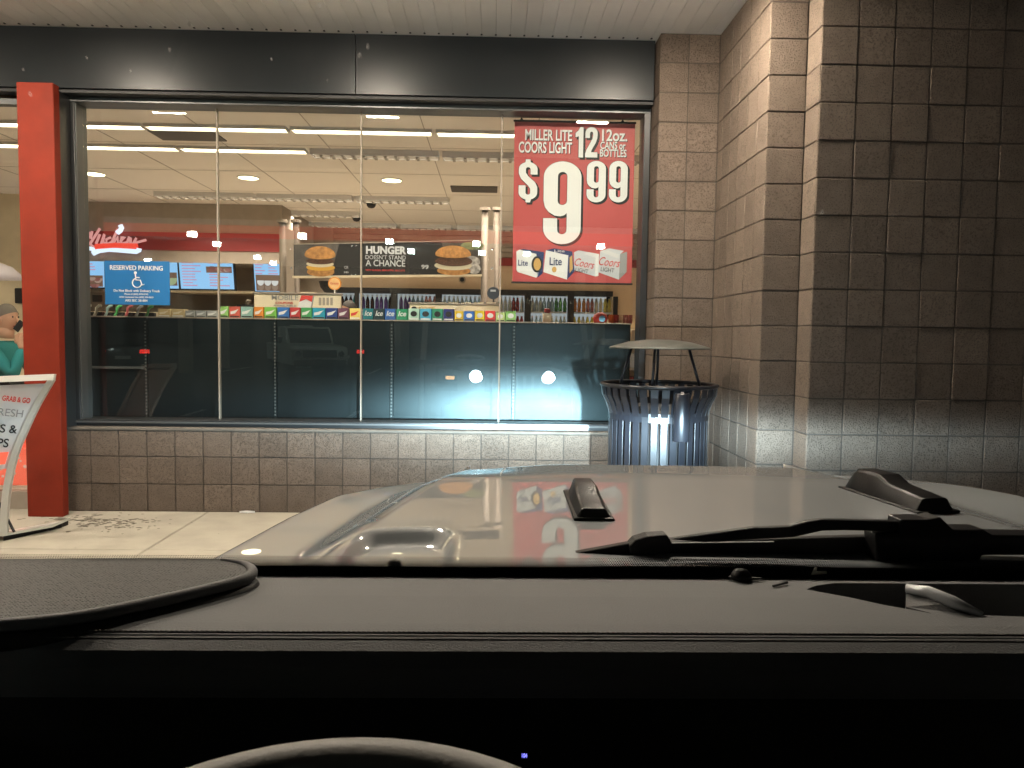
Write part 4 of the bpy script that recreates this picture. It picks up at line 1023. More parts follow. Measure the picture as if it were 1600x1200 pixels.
q = at(-12, 436, 8.0); MB().lathe([(.26, .0), (.25, .06), (.18, .13), (.05, .18), (.02, .2)], (q.x, 8, q.z), 24).build('shade', mat('lavender', (.6, .58, .7), .4), t, True)
MB().tube([(q.x, 8, q.z+.2), (q.x, 8, CZ-.001)], .006, 6).build('cord', 'ink', t)

# curved sign stand on the pavement: leans back, bowed side rails
st = thing('sign_stand', atz(5, 838, 0), 'curved white pavement sign stand advertising subs and wraps', 'sign stand')
RAIL = [at(px_, py_, 4.72) for px_, py_ in ((5, 837), (6, 795), (11, 755), (21, 712), (35, 678), (54, 637), (79, 594))]
EX = Vector((.285, .10, .012))
def spt(u, v):
    """u 0..1 across the board, v 0 bottom .. 1 top along the bowed rails"""
    f_ = max(0, min(.9999, v))*6; i_ = int(f_); t_ = f_-i_
    p0_, p1_, p2_, p3_ = RAIL[max(0, i_-1)], RAIL[i_], RAIL[i_+1], RAIL[min(6, i_+2)]
    p = .5*((2*p1_)+(p2_-p0_)*t_+(2*p0_-5*p1_+4*p2_-p3_)*t_*t_+(3*p1_-p0_-3*p2_+p3_)*t_**3)
    return p-EX*(1-u)
def rail(u, name):
    pts = [spt(u, v/14) for v in range(15)]
    b = MB()
    for i in range(14):
        a, c_ = pts[i], pts[i+1]; wv = Vector((.034, .012, 0))
        b.prism([a-wv*.5, a+wv*.5, c_+wv*.5, c_-wv*.5], (-.012, .045, 0))
    bmesh.ops.remove_doubles(b.bm, verts=b.bm.verts, dist=.0008)
    b.build(name, 'rail_paint', st)
mat('rail_paint', (.62, .62, .58), .35, metal=.2, var=.05)
rail(0, 'side_rail'); rail(1, 'side_rail')
MB().grid(lambda u, v: spt(.04+u*.92, .42+v*.55)+Vector((-.004, .012, 0)), 4, 10).grid(lambda u, v: spt(.04+u*.92, .42+v*.55)+Vector((-.004, .020, 0)), 4, 10).build('sign_panel', 'signwhite', st, True)
b = MB(); a, c_ = spt(-.05, 1), spt(1.05, 1); b.prism([a, c_, c_+Vector((0, .01, .035)), a+Vector((0, .01, .035))], (-.012, .045, 0)); b.build('top_rail', 'rail_paint', st)
def panel_text(s, u, v, h, m, wf, **k):
    ex = (spt(1, v)-spt(0, v)).normalized(); ez = (spt(u, v+.05)-spt(u, v-.05)).normalized(); n_ = ex.cross(ez)*-1
    ez2 = ez-ex*ez.dot(ex)
    # letters follow the lean of the rails: keep the sheared axis
    o = text(s, spt(u, v), h, m, st, rot=(0, 0, 0), wfit=wf, **k)
    sx_ = o.scale.x
    nn = ex.cross(ez).normalized()
    mt = Matrix((ex, ez, nn)).transposed().to_4x4()
    mt = mt @ Matrix.Diagonal((sx_, 1, 1, 1)); mt.translation = spt(u, v)-nn*(-.004)-off(st)+Vector((0, -.004, 0))
    o.matrix_basis = mt
panel_text('GRAB & GO', .60, .885, .032, 'ink_red', .145, bold=.04)
panel_text('FRESH', .58, .81, .048, 'ink_grey', .155)
panel_text('SUBS &', .52, .715, .052, 'ink', .20, bold=.02)
panel_text('WRAPS', .46, .62, .054, 'ink', .215, bold=.02)
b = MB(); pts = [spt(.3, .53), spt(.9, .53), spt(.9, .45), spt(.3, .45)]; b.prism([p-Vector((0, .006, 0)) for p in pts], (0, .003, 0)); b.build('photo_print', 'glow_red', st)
# flat base with a bent foot
q0, q1, q2, q3 = atz(-90, 838, .03), atz(5, 838, .03), atz(82, 824, .03), atz(96, 818, .03)
b = MB()
for a, c_ in ((q0, q1), (q1, q2), (q2, q3)): b.prism([a, c_, c_+Vector((0, 0, .018)), a+Vector((0, 0, .018))], (0, .10, 0))
b.build('base', 'rail_paint', st)
b = MB(); b.prism([q1+Vector((0, 0, -.029)), q3+Vector((0, 0, -.029)), q3, q1], (0, .08, 0)); b.build('foot_pad', 'rubber', st)
MB().tube([q1+Vector((.05, .03, .02)), q1+Vector((-.05, .05, .2))], .008, 6).build('brace', 'ink', st)

# ================================================================== TRASH CAN
TX, TY = at(1029, 600, 4.80).x, 4.80
tc_ = thing('trash_can', (TX, TY, 0), 'black slatted trash can with a domed rain lid beside the window', 'trash can')
def ring(mb, r0, r1, z0, z1, n=48): mb.lathe([(r0, z0), (r1, z0), (r1, z1), (r0, z1), (r0, z0)], (TX, TY, 0), n, cap=False)
zr = at(1029, 601, TY).z; zc = at(1029, 640, TY).z
RB = 152/2/FPX*TY; RR = 178/2/FPX*TY
b = MB(); b.tube([(TX+RR*math.cos(k*2*math.pi/48), TY+RR*math.sin(k*2*math.pi/48), zr) for k in range(48)], .013, 8, closed=True); b.build('rim', 'can_black', tc_, True)
b = MB(); ring(b, RB-.006, RB+.006, zc-.055, zc); b.build('collar_band', 'can_black', tc_, False)
b = MB(); ring(b, RB-.006, RB+.006, .06, .10); b.build('foot_band', 'can_black', tc_, False)
sl_me = None
NS = 34
for k in range(NS):
    a = 2*math.pi*k/NS
    if sl_me is None:
        b = MB(); W2 = RB*math.pi/NS*.72
        b.box(-.004, .004, -W2, W2, .03, zc-.02, bev=.002)
        prev = None
        prof = [(0, zc-.02), (.004, zc), (.02, zc+.05), (.045, zc+.10), (RR-RB, zr)]
        for (r0, z0), (r1, z1) in zip(prof, prof[1:]):
            b.prism([(r0, -W2*1.05, z0), (r0, W2*1.05, z0), (r1, W2*1.1, z1), (r1, -W2*1.1, z1)], (.006, 0, 0))
        bmesh.ops.recalc_face_normals(b.bm, faces=b.bm.faces)
        sl_me = bpy.data.meshes.new('slat'); b.bm.to_mesh(sl_me); b.bm.free(); sl_me.materials.append(MATS['can_black'])
    o = mesh_obj('slat', sl_me, (TX+RB*math.cos(a), TY+RB*math.sin(a), 0), tc_); o.rotation_euler = (0, 0, a)
b = MB(); b.lathe([(RB-.05, .05), (RB-.05, zc+.06), (RB-.045, zc+.06), (RB-.045, .05)], (TX, TY, 0), 40); b.build('liner', 'dark', tc_, True)
zl = at(1029, 545, TY).z; RL = 158/2/FPX*TY
b = MB(); b.lathe([(RL, zl), (RL*.97, zl+.012), (RL*.6, zl+.045), (RL*.25, zl+.058), (.001, zl+.060)], (TX, TY, 0), 48).lathe([(RL, zl), (RL*.6, zl+.030), (.001, zl+.045)], (TX, TY, 0), 48); b.build('rain_lid', 'lid', tc_, True)
for ang in (200, 250, 320, 80):
    c_, s_ = math.cos(R(ang)), math.sin(R(ang))
    MB().tube([(TX+RR*.80*c_, TY+RR*.80*s_, zr-.02), (TX+RL*.62*c_, TY+RL*.62*s_, zl+.02)], .009, 8).build('lid_post', 'can_black', tc_, True)
q = at(1065, 652, TY-RB-.05)
au = MB(); au.lathe([(.046, -.145), (.048, -.14), (.048, .135), (.040, .145), (.036, .145), (.036, -.12)], q, 20); au.build('ash_cylinder', 'can_black', tc_, True)
MB().box(q.x-.02, q.x+.02, q.y+.046, q.y+.075, q.z+.04, q.z+.09).build('bracket', 'can_black', tc_)

# ================================================================== THE PARKED JEEP-LIKE VEHICLE (camera sits inside)
CX = .40
car = thing('parked_car', (CX, 1.2, -.15), 'light grey off-road car parked nose-in, seen from its cabin', 'car')
GZ = -.15
def sstep(a, b, x): t = max(0, min(1, (x-a)/(b-a))); return t*t*(3-2*t)
def crease(y): return .47+(2.18-y)/(2.18-1.2)*.21
def hood_z(x, y):
    xr = x-CX; ax = abs(xr); c_ = crease(y)
    z = .957+.010*(1-(ax/.7)**2)
    z -= .012*sstep(1.85, 2.2, y)
    z -= .030*sstep(2.10, 2.235, y)**2
    if xr < 0: z -= .016*sstep(.2, .47, ax)*sstep(1.85, 2.23, y)
    z -= .045*sstep(c_-.01, c_+.05, ax)+.02*sstep(c_, .85, ax)
    z -= .015*sstep(1.9, 2.2, y)*sstep(c_, c_+.1, ax)
    # scalloped recess in front of the driver around the washer nozzle
    u_ = (x-rc.x)/.098; v_ = (y-1.19)/.20
    if y > 1.10:
        d_ = (abs(u_)**4+max(0, v_)**4)**.25
        z -= .024*(1-sstep(.74, 1.0, d_))
    return z
rc = atz(628, 850, .955)
def yfront(x): ax = abs(x-CX); return 2.235-.10*(ax/.82)**3
def hood_fn(u, v):
    y = 1.13+v*(1.0)
    x = None
    return None
nu, nv = 150, 120
def hf(u, v):
    s = (u-.5)*2
    y0 = 1.14; yy = y0+v*(2.235-y0)
    x = CX+s*crease(yy)
    y = y0+v*(yfront(x)-y0)
    return (x, y, hood_z(x, y))
b = MB(); b.grid(hf, nu, nv)
es = [e for e in b.bm.edges if e.is_boundary and all(v.co.y > 2.15 for v in e.verts)]
r = bmesh.ops.extrude_edge_only(b.bm, edges=es)
for g in r['geom']:
    if isinstance(g, bmesh.types.BMVert): g.co.y += .022; g.co.z -= .03
es = [g for g in r['geom'] if isinstance(g, bmesh.types.BMEdge)]
r = bmesh.ops.extrude_edge_only(b.bm, edges=es)
for g in r['geom']:
    if isinstance(g, bmesh.types.BMVert): g.co.y += .006; g.co.z -= .05
b.build('hood', 'paint', car, True)
for sgn in (-1, 1):
    OW = [(1.1, .93), (1.4, .90), (1.7, .85), (1.94, .79), (2.08, .70), (2.17, .60), (2.22, .50)]
    def outer(y, sgn=sgn):
        for (ya, oa), (yb, ob) in zip(OW, OW[1:]):
            if y <= yb: return oa+(ob-oa)*max(0, y-ya)/(yb-ya)+(.20 if sgn > 0 else 0)
        return .5+(.20 if sgn > 0 else 0)
    def ff(u, v, sgn=sgn):
        y = 1.10+v*1.12
        c_ = min(crease(max(1.14, y))+.004, .62); o_ = max(outer(y), c_+.02)
        zb = hood_z(CX+sgn*(c_+.0), min(y, 2.12))-.004; zo = .902-.01*sstep(1.9, 2.22, y)+(.022*sstep(1.7, 2.1, y) if sgn > 0 else 0)
        if u <= .8:
            k = u/.8; ax = c_+(o_-c_)*k; z = zb+(zo-zb)*sstep(0, .55, k)
            if k < .02: z = zb
        else:
            k = (u-.8)/.2; a = k*math.pi/2
            ax = o_+.03*math.sin(a); z = zo-.03*(1-math.cos(a))-.22*sstep(.6, 1, k)
        return (CX+sgn*ax, y, z)
    b = MB(); b.grid(ff, 40, 60)
    es = [e for e in b.bm.edges if e.is_boundary and all(v.co.y > 2.05 for v in e.verts)]
    r = bmesh.ops.extrude_edge_only(b.bm, edges=es)
    for g in r['geom']:
        if isinstance(g, bmesh.types.BMVert): g.co.z -= .2; g.co.y += .01
    b.build('fender', 'paint', car, True)
    # wheel arch flare, wheel, lamps
    b = MB(); pts = []
    for k in range(11):
        a = R(180-18*k); pts.append((CX+sgn*.86, 1.62+.47*math.cos(a), .28+.40*math.sin(a)))
    for p0_, p1_ in zip(pts, pts[1:]):
        b.prism([p0_, p1_, Vector(p1_)+Vector((0, 0, .03)), Vector(p0_)+Vector((0, 0, .03))], (sgn*.14, 0, 0))
    b.build('arch_flare', 'plastic_black', car)
    for yw, nm_ in ((1.62, 0), (-.95, 1)):
        wv = MB(); wv.lathe([(.25, -.12), (.37, -.125), (.40, -.10), (.40, .10), (.37, .125), (.25, .12)], (CX+sgn*.86, yw, GZ+.40), 32, 'x'); wo = wv.build('wheel', 'tyre', car, True)
        MB().lathe([(.02, sgn*.09), (.10, sgn*.09), (.22, sgn*.06), (.25, sgn*.11), (.25, -sgn*.1)], (CX+sgn*.86, yw, GZ+.40), 20, 'x').build('rim', 'slot', wo, True)
    hx, hz = CX+sgn*.44, .825
    hl = MB().lathe([(.085, -.06), (.088, .0), (.092, .010), (.086, .014), (.08, .010), (.078, -.06)], (hx, 2.25, hz), 28, 'y').build('headlight', 'chrome', car, True)
    MB().lathe([(.078, -.012), (.068, .004), (.04, .010), (.001, .012)], (hx, 2.25, hz), 28, 'y').build('lens', 'headlamp', hl, True)
    tsx = CX+sgn*.755; ty_ = .09 if sgn > 0 else 0
    sg = MB().box(tsx-.085, tsx+.085, 2.10+ty_, 2.15+ty_, .765, .845, bev=.02).build('turn_signal', 'plastic_black', car)
    MB().box(tsx-.055, tsx+.055, 2.148+ty_, 2.158+ty_, .785, .827, bev=.004).build('lens', 'signal', sg)
    MB().box(CX+sgn*.60-.12*0, CX+sgn*.90, 1.98, 2.14, .66, .72, bev=.02).build('fender_flare', 'plastic_black', car)
    # body side, pillar, mirror
    sx = CX+sgn*1.18
    MB().box(min(sx, sx-sgn*.06), max(sx, sx-sgn*.06), -1.7, 1.12, .15, .93, bev=.03).build('door', 'paint', car)
    MB().box(min(sx-sgn*.01, sx-sgn*.04), max(sx-sgn*.01, sx-sgn*.04), -1.6, .5, .93, 1.76).build('side_glass', 'car_glass', car)
    MB().prism([(sx-sgn*.08, 1.0, .93), (sx-sgn*.0, 1.0, .93), (sx-sgn*.04, .60, 1.79), (sx-sgn*.12, .60, 1.79)], (0, -.06, 0)).build('windshield_pillar', 'paint', car)
    MB().box(sx+sgn*.03-.1, sx+sgn*.03+.1, .78, .86, 1.0, 1.2, bev=.03).build('side_mirror', 'plastic_black', car)
# grille with seven slots
b = MB()
gxs = [CX-.30+.1*k for k in range(7)]
edges = [CX-.60]+[e for g in gxs for e in (g-.032, g+.032)]+[CX+.60]
b.box(CX-.60, CX+.60, 2.20, 2.255, .84+.13, .93) if False else None
b.box(CX-.54, CX+.54, 2.17, 2.235, .855, .875, bev=.008); b.box(CX-.56, CX+.56, 2.19, 2.25, .58, .64, bev=.008)
for k in range(6): b.box(gxs[k]+.033, gxs[k+1]-.033, 2.19, 2.235, .64, .855)
for s in (-1, 1): b.box(CX+s*.335 if s > 0 else CX-.335-.0, CX+s*.345, 2.19, 2.235, .64, .855)
for s in (-1, 1):
    b.box(min(CX+s*.55, CX+s*.60), max(CX+s*.55, CX+s*.60), 2.19, 2.235, .64, .855)
    b.box(min(CX+s*.345, CX+s*.55), max(CX+s*.345, CX+s*.55), 2.19, 2.25, .64, .78)
b.build('grille', 'paint', car)
MB().box(CX-.6, CX+.6, 2.13, 2.165, .55, .87).build('grille_back', 'dark', car)
MB().box(CX-.86, CX+.86, 2.30, 2.50, .28, .50, bev=.04).build('bumper', 'plastic_black', car)
MB().box(CX-.98, CX+.98, -1.8, 2.2, .10, .28).build('underbody', 'dark', car)
MB().box(CX-.62, CX+.62, 1.2, 2.14, .29, .86).build('engine_bay', 'dark', car)
MB().box(CX-1.18, CX+1.18, -1.75, .66, 1.79, 1.85, bev=.02).build('roof', 'paint', car)
MB().box(CX-1.15, CX+1.15, .58, .66, 1.74, 1.79, bev=.015).build('windshield_header', 'cabin', car)
MB().box(CX-1.15, CX+1.15, -1.72, -1.66, .3, 1.79).build('tailgate', 'cabin', car)
MB().box(CX-.98, CX+.98, -1.65, 1.1, .28, .30).build('cabin_floor', 'cabin', car)
for sx_ in (-.40, .40):
    MB().box(CX+sx_-.25, CX+sx_+.25, -.75, -.20, .45, .62, bev=.05).build('seat', 'dash_dark', car)
    MB().box(CX+sx_-.25, CX+sx_+.25, -.90, -.74, .60, 1.22, bev=.05).build('seat_back', 'dash_dark', car)
# hood rubber stops
def stop(base, L, W_, H_, ang, nm='hood_stop'):
    m4 = Matrix.Translation(base) @ Matrix.Rotation(ang, 4, 'Z')
    b = MB(); sec = [(-.5, .15), (-.47, .55), (-.30, .62), (-.05, .72), (.08, 1.0), (.40, .98), (.49, .5), (.5, .1)]
    rings = []
    for t_, hh in sec:
        ww = W_*(.5 if t_ < .35 else .44); top = ww*.72
        rings.append([b.bm.verts.new((x, t_*L, z)) for x, z in ((-ww*1.05, 0), (-ww, H_*hh*.25), (-top, H_*hh*.9), (-top*.8, H_*hh), (top*.8, H_*hh), (top, H_*hh*.9), (ww, H_*hh*.25), (ww*1.05, 0))])
    for p, q_ in zip(rings, rings[1:]):
        for k in range(7): b.bm.faces.new((p[k], p[k+1], q_[k+1], q_[k]))
    b.bm.faces.new(rings[0]); b.bm.faces.new(rings[-1][::-1])
    b.box(-W_*.60, W_*.60, -L*.53, L*.53, 0, .006, bev=.002)
    bmesh.ops.transform(b.bm, matrix=m4, verts=b.bm.verts)
    o = b.build(nm, 'rubber', car, True)
    md = o.modifiers.new('bev', 'BEVEL'); md.width = .004; md.segments = 2; md.limit_method = 'ANGLE'; md.angle_limit = R(25)
    return o
q = atz(917, 790, .965); stop(Vector((q.x, q.y, hood_z(q.x, q.y)-.001)), .26, .066, .040, R(-1))
q = atz(1398, 785, .955); stop(Vector((q.x, q.y, hood_z(q.x, q.y)-.001)), .26, .085, .055, R(9))
# washer nozzle in the recess
q = Vector((rc.x, 1.20, hood_z(rc.x, 1.24)+.004)); b = MB(); b.lathe([(.001, .016), (.010, .014), (.013, .006), (.013, 0)], q, 16); b.box(q.x-.006, q.x+.006, q.y-.014, q.y-.002, q.z+.004, q.z+.013, bev=.002); b.build('washer_nozzle', 'chrome', car, True)
# cowl
MB().box(CX-.80, CX+.80, 1.05, 1.135, .86, .915).build('cowl', 'plastic_black', car)
# ---- windshield glass with printed edge
WB, WT = Vector((0, 1.125, .935)), Vector((0, .66, 1.80))
def wpt(x, v, d=0):
    p = WB.lerp(WT, v); return Vector((x, p.y-.05*((x-CX)/.9)**2*0, p.z))+Vector((0, -.87, -.49))*d
MB().grid(lambda u, v: wpt(CX-1.12+2.24*u, v), 8, 6).build('windshield', 'windshield', car, True)
def on_glass(px, py):
    r_ = ray(px, py); n_ = (WT-WB).cross(Vector((1, 0, 0))); t_ = (WB-Vector((0, 0, CAMH))).dot(n_)/r_.dot(n_)
    return r_*t_+Vector((0, 0, CAMH))
gn = (WT-WB).cross(Vector((1, 0, 0))).normalized()
if gn.y > 0: gn = -gn
# solid frit + dot rows
v0 = (on_glass(800, 884).z-WB.z)/(WT.z-WB.z)
MB().grid(lambda u, v: wpt(CX-1.12+2.24*u, v*v0)+gn*.003, 4, 2).build('frit_band', 'frit', car)
d_ = MB(); L_ = (WT-WB).length
nx = 640; dx = 2.24/nx
for rr in range(7):
    vv = v0+(rr*dx*.86+dx*.3)/L_
    rad = dx*.56*(1-rr*.085)
    for k in range(nx):
        c_ = wpt(CX-1.12+dx*(k+.5*(rr % 2)), vv)+gn*.003
        e1 = Vector((1, 0, 0)); e2 = (WT-WB).normalized()
        vs = [d_.bm.verts.new(c_+(e1*math.cos(a*math.pi/3)+e2*math.sin(a*math.pi/3))*rad) for a in range(6)]
        d_.bm.faces.new(vs)
d_.build('frit_dots', 'frit', car, kind='stuff')
b = MB(); pts = [on_glass(*p)+gn*.006 for p in ((1265, 893), (1271, 881), (1274, 882), (1273, 887.5), (1289, 888), (1289, 891), (1268, 893))]; b.prism(pts, gn*.001); b.build('glass_mark', mat('pale_mark', (.8, .78, .66), .5), car)
dz = MB()
for px, py, r_ in ((1283, 331, 5), (1427, 496, 2.5), (1469, 508, 2.5), (297, 37, 4), (575, 72, 4.5), (562, 86, 5), (266, 77, 3.5), (137, 89, 3), (38, 108, 3), (49, 146, 5), (500, 8, 5), (1240, 415, 2), (1590, 567, 2), (425, 92, 3), (205, 110, 2.5), (512, 125, 3)):
    c_ = on_glass(px, py)+gn*.002; s_ = r_/FPX*c_.y*.75
    e1 = Vector((1, 0, 0)); e2 = (WT-WB).normalized()
    vs = [dz.bm.verts.new(c_+(e1*math.cos(a*.7854)*.9+e2*math.sin(a*.7854)*1.3)*s_*random.uniform(.8, 1.1)) for a in range(8)]
    dz.bm.faces.new(vs)
sp_m = bpy.data.materials.new('speck'); sp_m.use_nodes = True; n_ = sp_m.node_tree.nodes; l_ = sp_m.node_tree.links; n_.remove(n_['Principled BSDF'])
a_ = n_.new('ShaderNodeBsdfTransparent'); b2 = n_.new('ShaderNodeBsdfTranslucent'); b2.inputs[0].default_value = (.9, .9, .9, 1); mx_ = n_.new('ShaderNodeMixShader'); mx_.inputs[0].default_value = .16
l_.new(a_.outputs[0], mx_.inputs[1]); l_.new(b2.outputs[0], mx_.inputs[2]); l_.new(mx_.outputs[0], n_['Material Output'].inputs[0])
dz.build('dust_specks', sp_m, car, kind='stuff')
# ---- wiper
YW = 1.21
def wp(pts, name, th=.02, m='rubber', yy=YW, par=None):
    o = MB().prism([at(a, b_, yy) for a, b_ in pts], (0, th, 0)).build(name, m, par or car)
    md = o.modifiers.new('bev', 'BEVEL'); md.width = .0025; md.segments = 2; md.limit_method = 'ANGLE'; md.angle_limit = R(30)
    return o
wb = wp([(800, 884), (860, 872), (985, 849), (1380, 838), (1640, 838), (1640, 868), (1360, 866), (1000, 874), (900, 884)], 'wiper_blade', .018)
wp([(985, 871), (984, 853), (993, 844), (1012, 838), (1042, 836), (1048, 843), (1050, 862), (1000, 872)], 'blade_clip', .03, 'plastic_black', YW-.01, wb)
wa = wp([(1045, 843), (1180, 824.5), (1188, 825), (1235, 823), (1262, 815), (1285, 812), (1406, 815), (1406, 831), (1320, 829), (1285, 830), (1240, 840), (1100, 848)], 'wiper_arm', .014, 'rubber', YW-.03)
wp([(1368, 834), (1405, 832), (1407, 812), (1450, 812), (1470, 808), (1490, 828), (1538, 828), (1552, 836), (1640, 837), (1640, 868), (1535, 868), (1530, 878), (1370, 878)], 'wiper_pivot', .04, 'rubber', YW-.035, wa)
MB().prism([at(a, b_, YW-.014) for a, b_ in ((1050, 848.5), (1210, 846.5), (1210, 847.6), (1050, 850))], (0, .004, 0)).build('blade_edge', 'slot', wb)
# ---- dashboard
DZ = .972
yn = atz(800, 1008, DZ).y; yf = 1.105
prof = [(yf, DZ-.012), (1.06, DZ-.002), (.98, DZ+.002), (yn+.06, DZ+.001), (yn+.025, DZ-.002), (yn+.006, DZ-.010), (yn-.004, DZ-.026), (yn-.002, DZ-.05), (yn+.03, DZ-.12), (yn+.05, DZ-.30), (yn+.10, DZ-.45), (yf, DZ-.45)]
b = MB(); b.prism([(CX-1.10, y_, z) for y_, z in prof], (2.2, 0, 0)); 
dash = b.build('dashboard', 'dash', car, False)
# storage tray cut out of the top
cut = MB(); tp = [(1260, 921), (1275, 914), (1305, 909), (1700, 912), (1700, 968), (1460, 961), (1380, 947)]
cut.prism([atz(a, c_, DZ-.06) + (atz(a, c_, DZ)-atz(a, c_, DZ-.06))*Vector((1, 1, 0)).to_tuple()[0] if False else Vector((atz(a, c_, DZ).x, atz(a, c_, DZ).y, DZ-.06)) for a, c_ in tp], (0, 0, .1))
co = cut.build('cutter', 'dash_dark', car)
gr = MB(); g0, g1 = atz(1095, 898.5, DZ), atz(1700, 903, DZ); gr.prism([(g0.x, g0.y-.0015, DZ-.012), (g0.x, g0.y+.002, DZ-.012), (g1.x, g1.y+.004, DZ-.012), (g1.x, g1.y-.004, DZ-.012)], (0, 0, .03))
go_ = gr.build('cutter', 'dash_dark', car)
for c_ in (co, go_):
    md = dash.modifiers.new('cut', 'BOOLEAN'); md.operation = 'DIFFERENCE'; md.solver = 'EXACT'; md.object = c_
bpy.context.view_layer.update()
dg = bpy.context.evaluated_depsgraph_get()
me = bpy.data.meshes.new_from_object(dash.evaluated_get(dg)); dash.modifiers.clear(); dash.data = me
for c_ in (co, go_): bpy.data.objects.remove(c_)
b = MB(); b.prism([Vector((atz(a, c_, DZ).x, atz(a, c_, DZ).y, DZ-.056)) for a, c_ in tp], (0, 0, .003)); b.build('tray_mat', 'dash_dark', dash)
MB().tube([atz(1416, 919, DZ+.012), atz(1450, 925, DZ+.013), atz(1490, 941, DZ+.012), atz(1535, 961, DZ+.002)], [.006, .008, .008, .004], 10).build('grab_strip', 'silver', dash, True)
MB().prism([atz(1416, 920, DZ+.008), atz(1450, 927, DZ+.008), atz(1490, 943, DZ+.008), atz(1535, 963, DZ+.0), atz(1462, 960, DZ), atz(1416, 948, DZ)], (0, 0, -.03)).build('tray_divider', 'dash', dash)
MB().box(CX-.97, CX+.97, yn+.004, yn+.03, DZ-.46, DZ-.05).build('lower_dash', 'dash_dark', dash)
# double stitched seam
for py_, nm_ in ((986, 'seam'), (996, 'seam')):
    a, c_ = atz(0, py_, DZ+.001), atz(1600, py_+4, DZ+.001)
    MB().tube([(CX-.97, a.y, DZ+.0005), (CX+.97, a.y, DZ+.0005)], .0013, 5).build(nm_, 'dash_dark', dash)
sm = MB(); a = atz(800, 990, DZ)
for k in range(330):
    x_ = CX-.96+k*.0058
    sm.tube([(x_, a.y+.0008, DZ+.0016), (x_+.0042, a.y-.0012, DZ+.0016)], .0009, 4)
sm.build('stitches', 'thread', dash, kind='stuff')
q = atz(1158, 904, DZ)
kb = MB().lathe([(.016, 0), (.014, .006), (.009, .012), (.001, .0145)], (q.x, q.y, DZ+.001), 20).build('light_sensor', 'rubber', dash, True)
MB().prism([(q.x-.02, q.y-.003, DZ+.0015), (q.x+.025, q.y-.008, DZ+.0015), (q.x+.03, q.y-.005, DZ+.0015), (q.x-.015, q.y+.004, DZ+.0015)], (0, 0, .002)).build('bezel', 'rubber', kb)
a, c_ = atz(1208, 916, DZ+.002), atz(1230, 910, DZ+.002); MB().tube([a, c_], .0018, 6).build('trim_clip', 'dash_dark', dash)
# speaker pod
PZ = DZ+.015
pp = [(-140, 874), (60, 873), (250, 872), (345, 873), (378, 879), (392, 888), (388, 899), (355, 911), (250, 936), (120, 962), (0, 974), (-140, 982)]
P3 = [atz(a, c_, PZ) for a, c_ in pp]
pod = MB().prism([p-Vector((0, 0, .05)) for p in P3], (0, 0, .046)).build('speaker_pod', 'dash_dark', dash)
spk = bpy.data.materials.new('speaker_mesh'); spk.use_nodes = True; n_ = spk.node_tree.nodes; l_ = spk.node_tree.links; bs = n_['Principled BSDF']; bs.inputs['Roughness'].default_value = .55; bs.inputs['Specular IOR Level'].default_value = .3
tcx = n_.new('ShaderNodeTexCoord'); vo = n_.new('ShaderNodeTexVoronoi'); vo.inputs['Scale'].default_value = 210; vo.inputs['Randomness'].default_value = .25; l_.new(tcx.outputs['Object'], vo.inputs['Vector'])
rp_ = n_.new('ShaderNodeMapRange'); rp_.inputs[1].default_value = .25; rp_.inputs[2].default_value = .5; l_.new(vo.outputs['Distance'], rp_.inputs[0])
mxr = n_.new('ShaderNodeMixRGB'); mxr.inputs[1].default_value = (.006, .006, .006, 1); mxr.inputs[2].default_value = (.034, .033, .030, 1); l_.new(rp_.outputs[0], mxr.inputs[0]); l_.new(mxr.outputs[0], bs.inputs['Base Color'])
bmp = n_.new('ShaderNodeBump'); bmp.inputs['Strength'].default_value = .8; bmp.inputs['Distance'].default_value = .002; l_.new(rp_.outputs[0], bmp.inputs['Height']); l_.new(bmp.outputs[0], bs.inputs['Normal'])
MATS['speaker_mesh'] = spk
MB().prism([p-Vector((0, 0, .003)) for p in P3], (0, 0, .003)).build('speaker_grille', 'speaker_mesh', dash)
rim = P3[3:]; 
def smooth_path(P, n=6):
    out = []
    for i in range(len(P)-1):
        p0_, p1_, p2_, p3_ = P[max(0, i-1)], P[i], P[i+1], P[min(len(P)-1, i+2)]
        for k in range(n):
            t_ = k/n; out.append(.5*((2*p1_)+(p2_-p0_)*t_+(2*p0_-5*p1_+4*p2_-p3_)*t_*t_+(3*p1_-p0_-3*p2_+p3_)*t_**3))
    return out+[P[-1]]
sp_ = smooth_path(rim)
MB().tube([p+Vector((.002, -.004, -.001)) for p in sp_], [.003+.005*min(1, i/14) for i in range(len(sp_))], 12).build('pod_rim', 'dash', dash, True)
MB().tube([p+Vector((.003, -.010, -.018)) for p in sp_], [.004+.007*min(1, i/14) for i in range(len(sp_))], 12).build('pod_skirt', 'dash_dark', dash, True)
# ---- steering wheel
wd = .47; tpnt = at(562, 1199, wd); al = R(12); RW = .205
T_ = Vector((0, math.cos(al), math.sin(al))); ctr = tpnt-T_*RW
swl = MB().tube([ctr+Vector((1, 0, 0))*RW*math.cos(a*2*math.pi/72)+T_*RW*math.sin(a*2*math.pi/72) for a in range(72)], .0175, 14, closed=True).build('steering_wheel', 'leather', car, True)
nW = Vector((1, 0, 0)).cross(T_)
MB().lathe([(.001, .02), (.05, .016), (.065, 0), (.055, -.02)], (0, 0, 0), 24).build('hub', 'dash_dark', swl, True, local=True).matrix_basis = Matrix.Translation(ctr-off(car)) @ Matrix.Rotation(al, 4, 'X')
for ang in (0, 180, 270): 
    e = Vector((1, 0, 0))*math.cos(R(ang))+T_*math.sin(R(ang)); MB().tube([ctr+e*.05, ctr+e*(RW-.012)], [.018, .012], 8).build('spoke', 'dash_dark', swl, True)
text('104', at(819, 1181, .72), .0035, 'digits', dash, bold=.02, name='clock_digits')

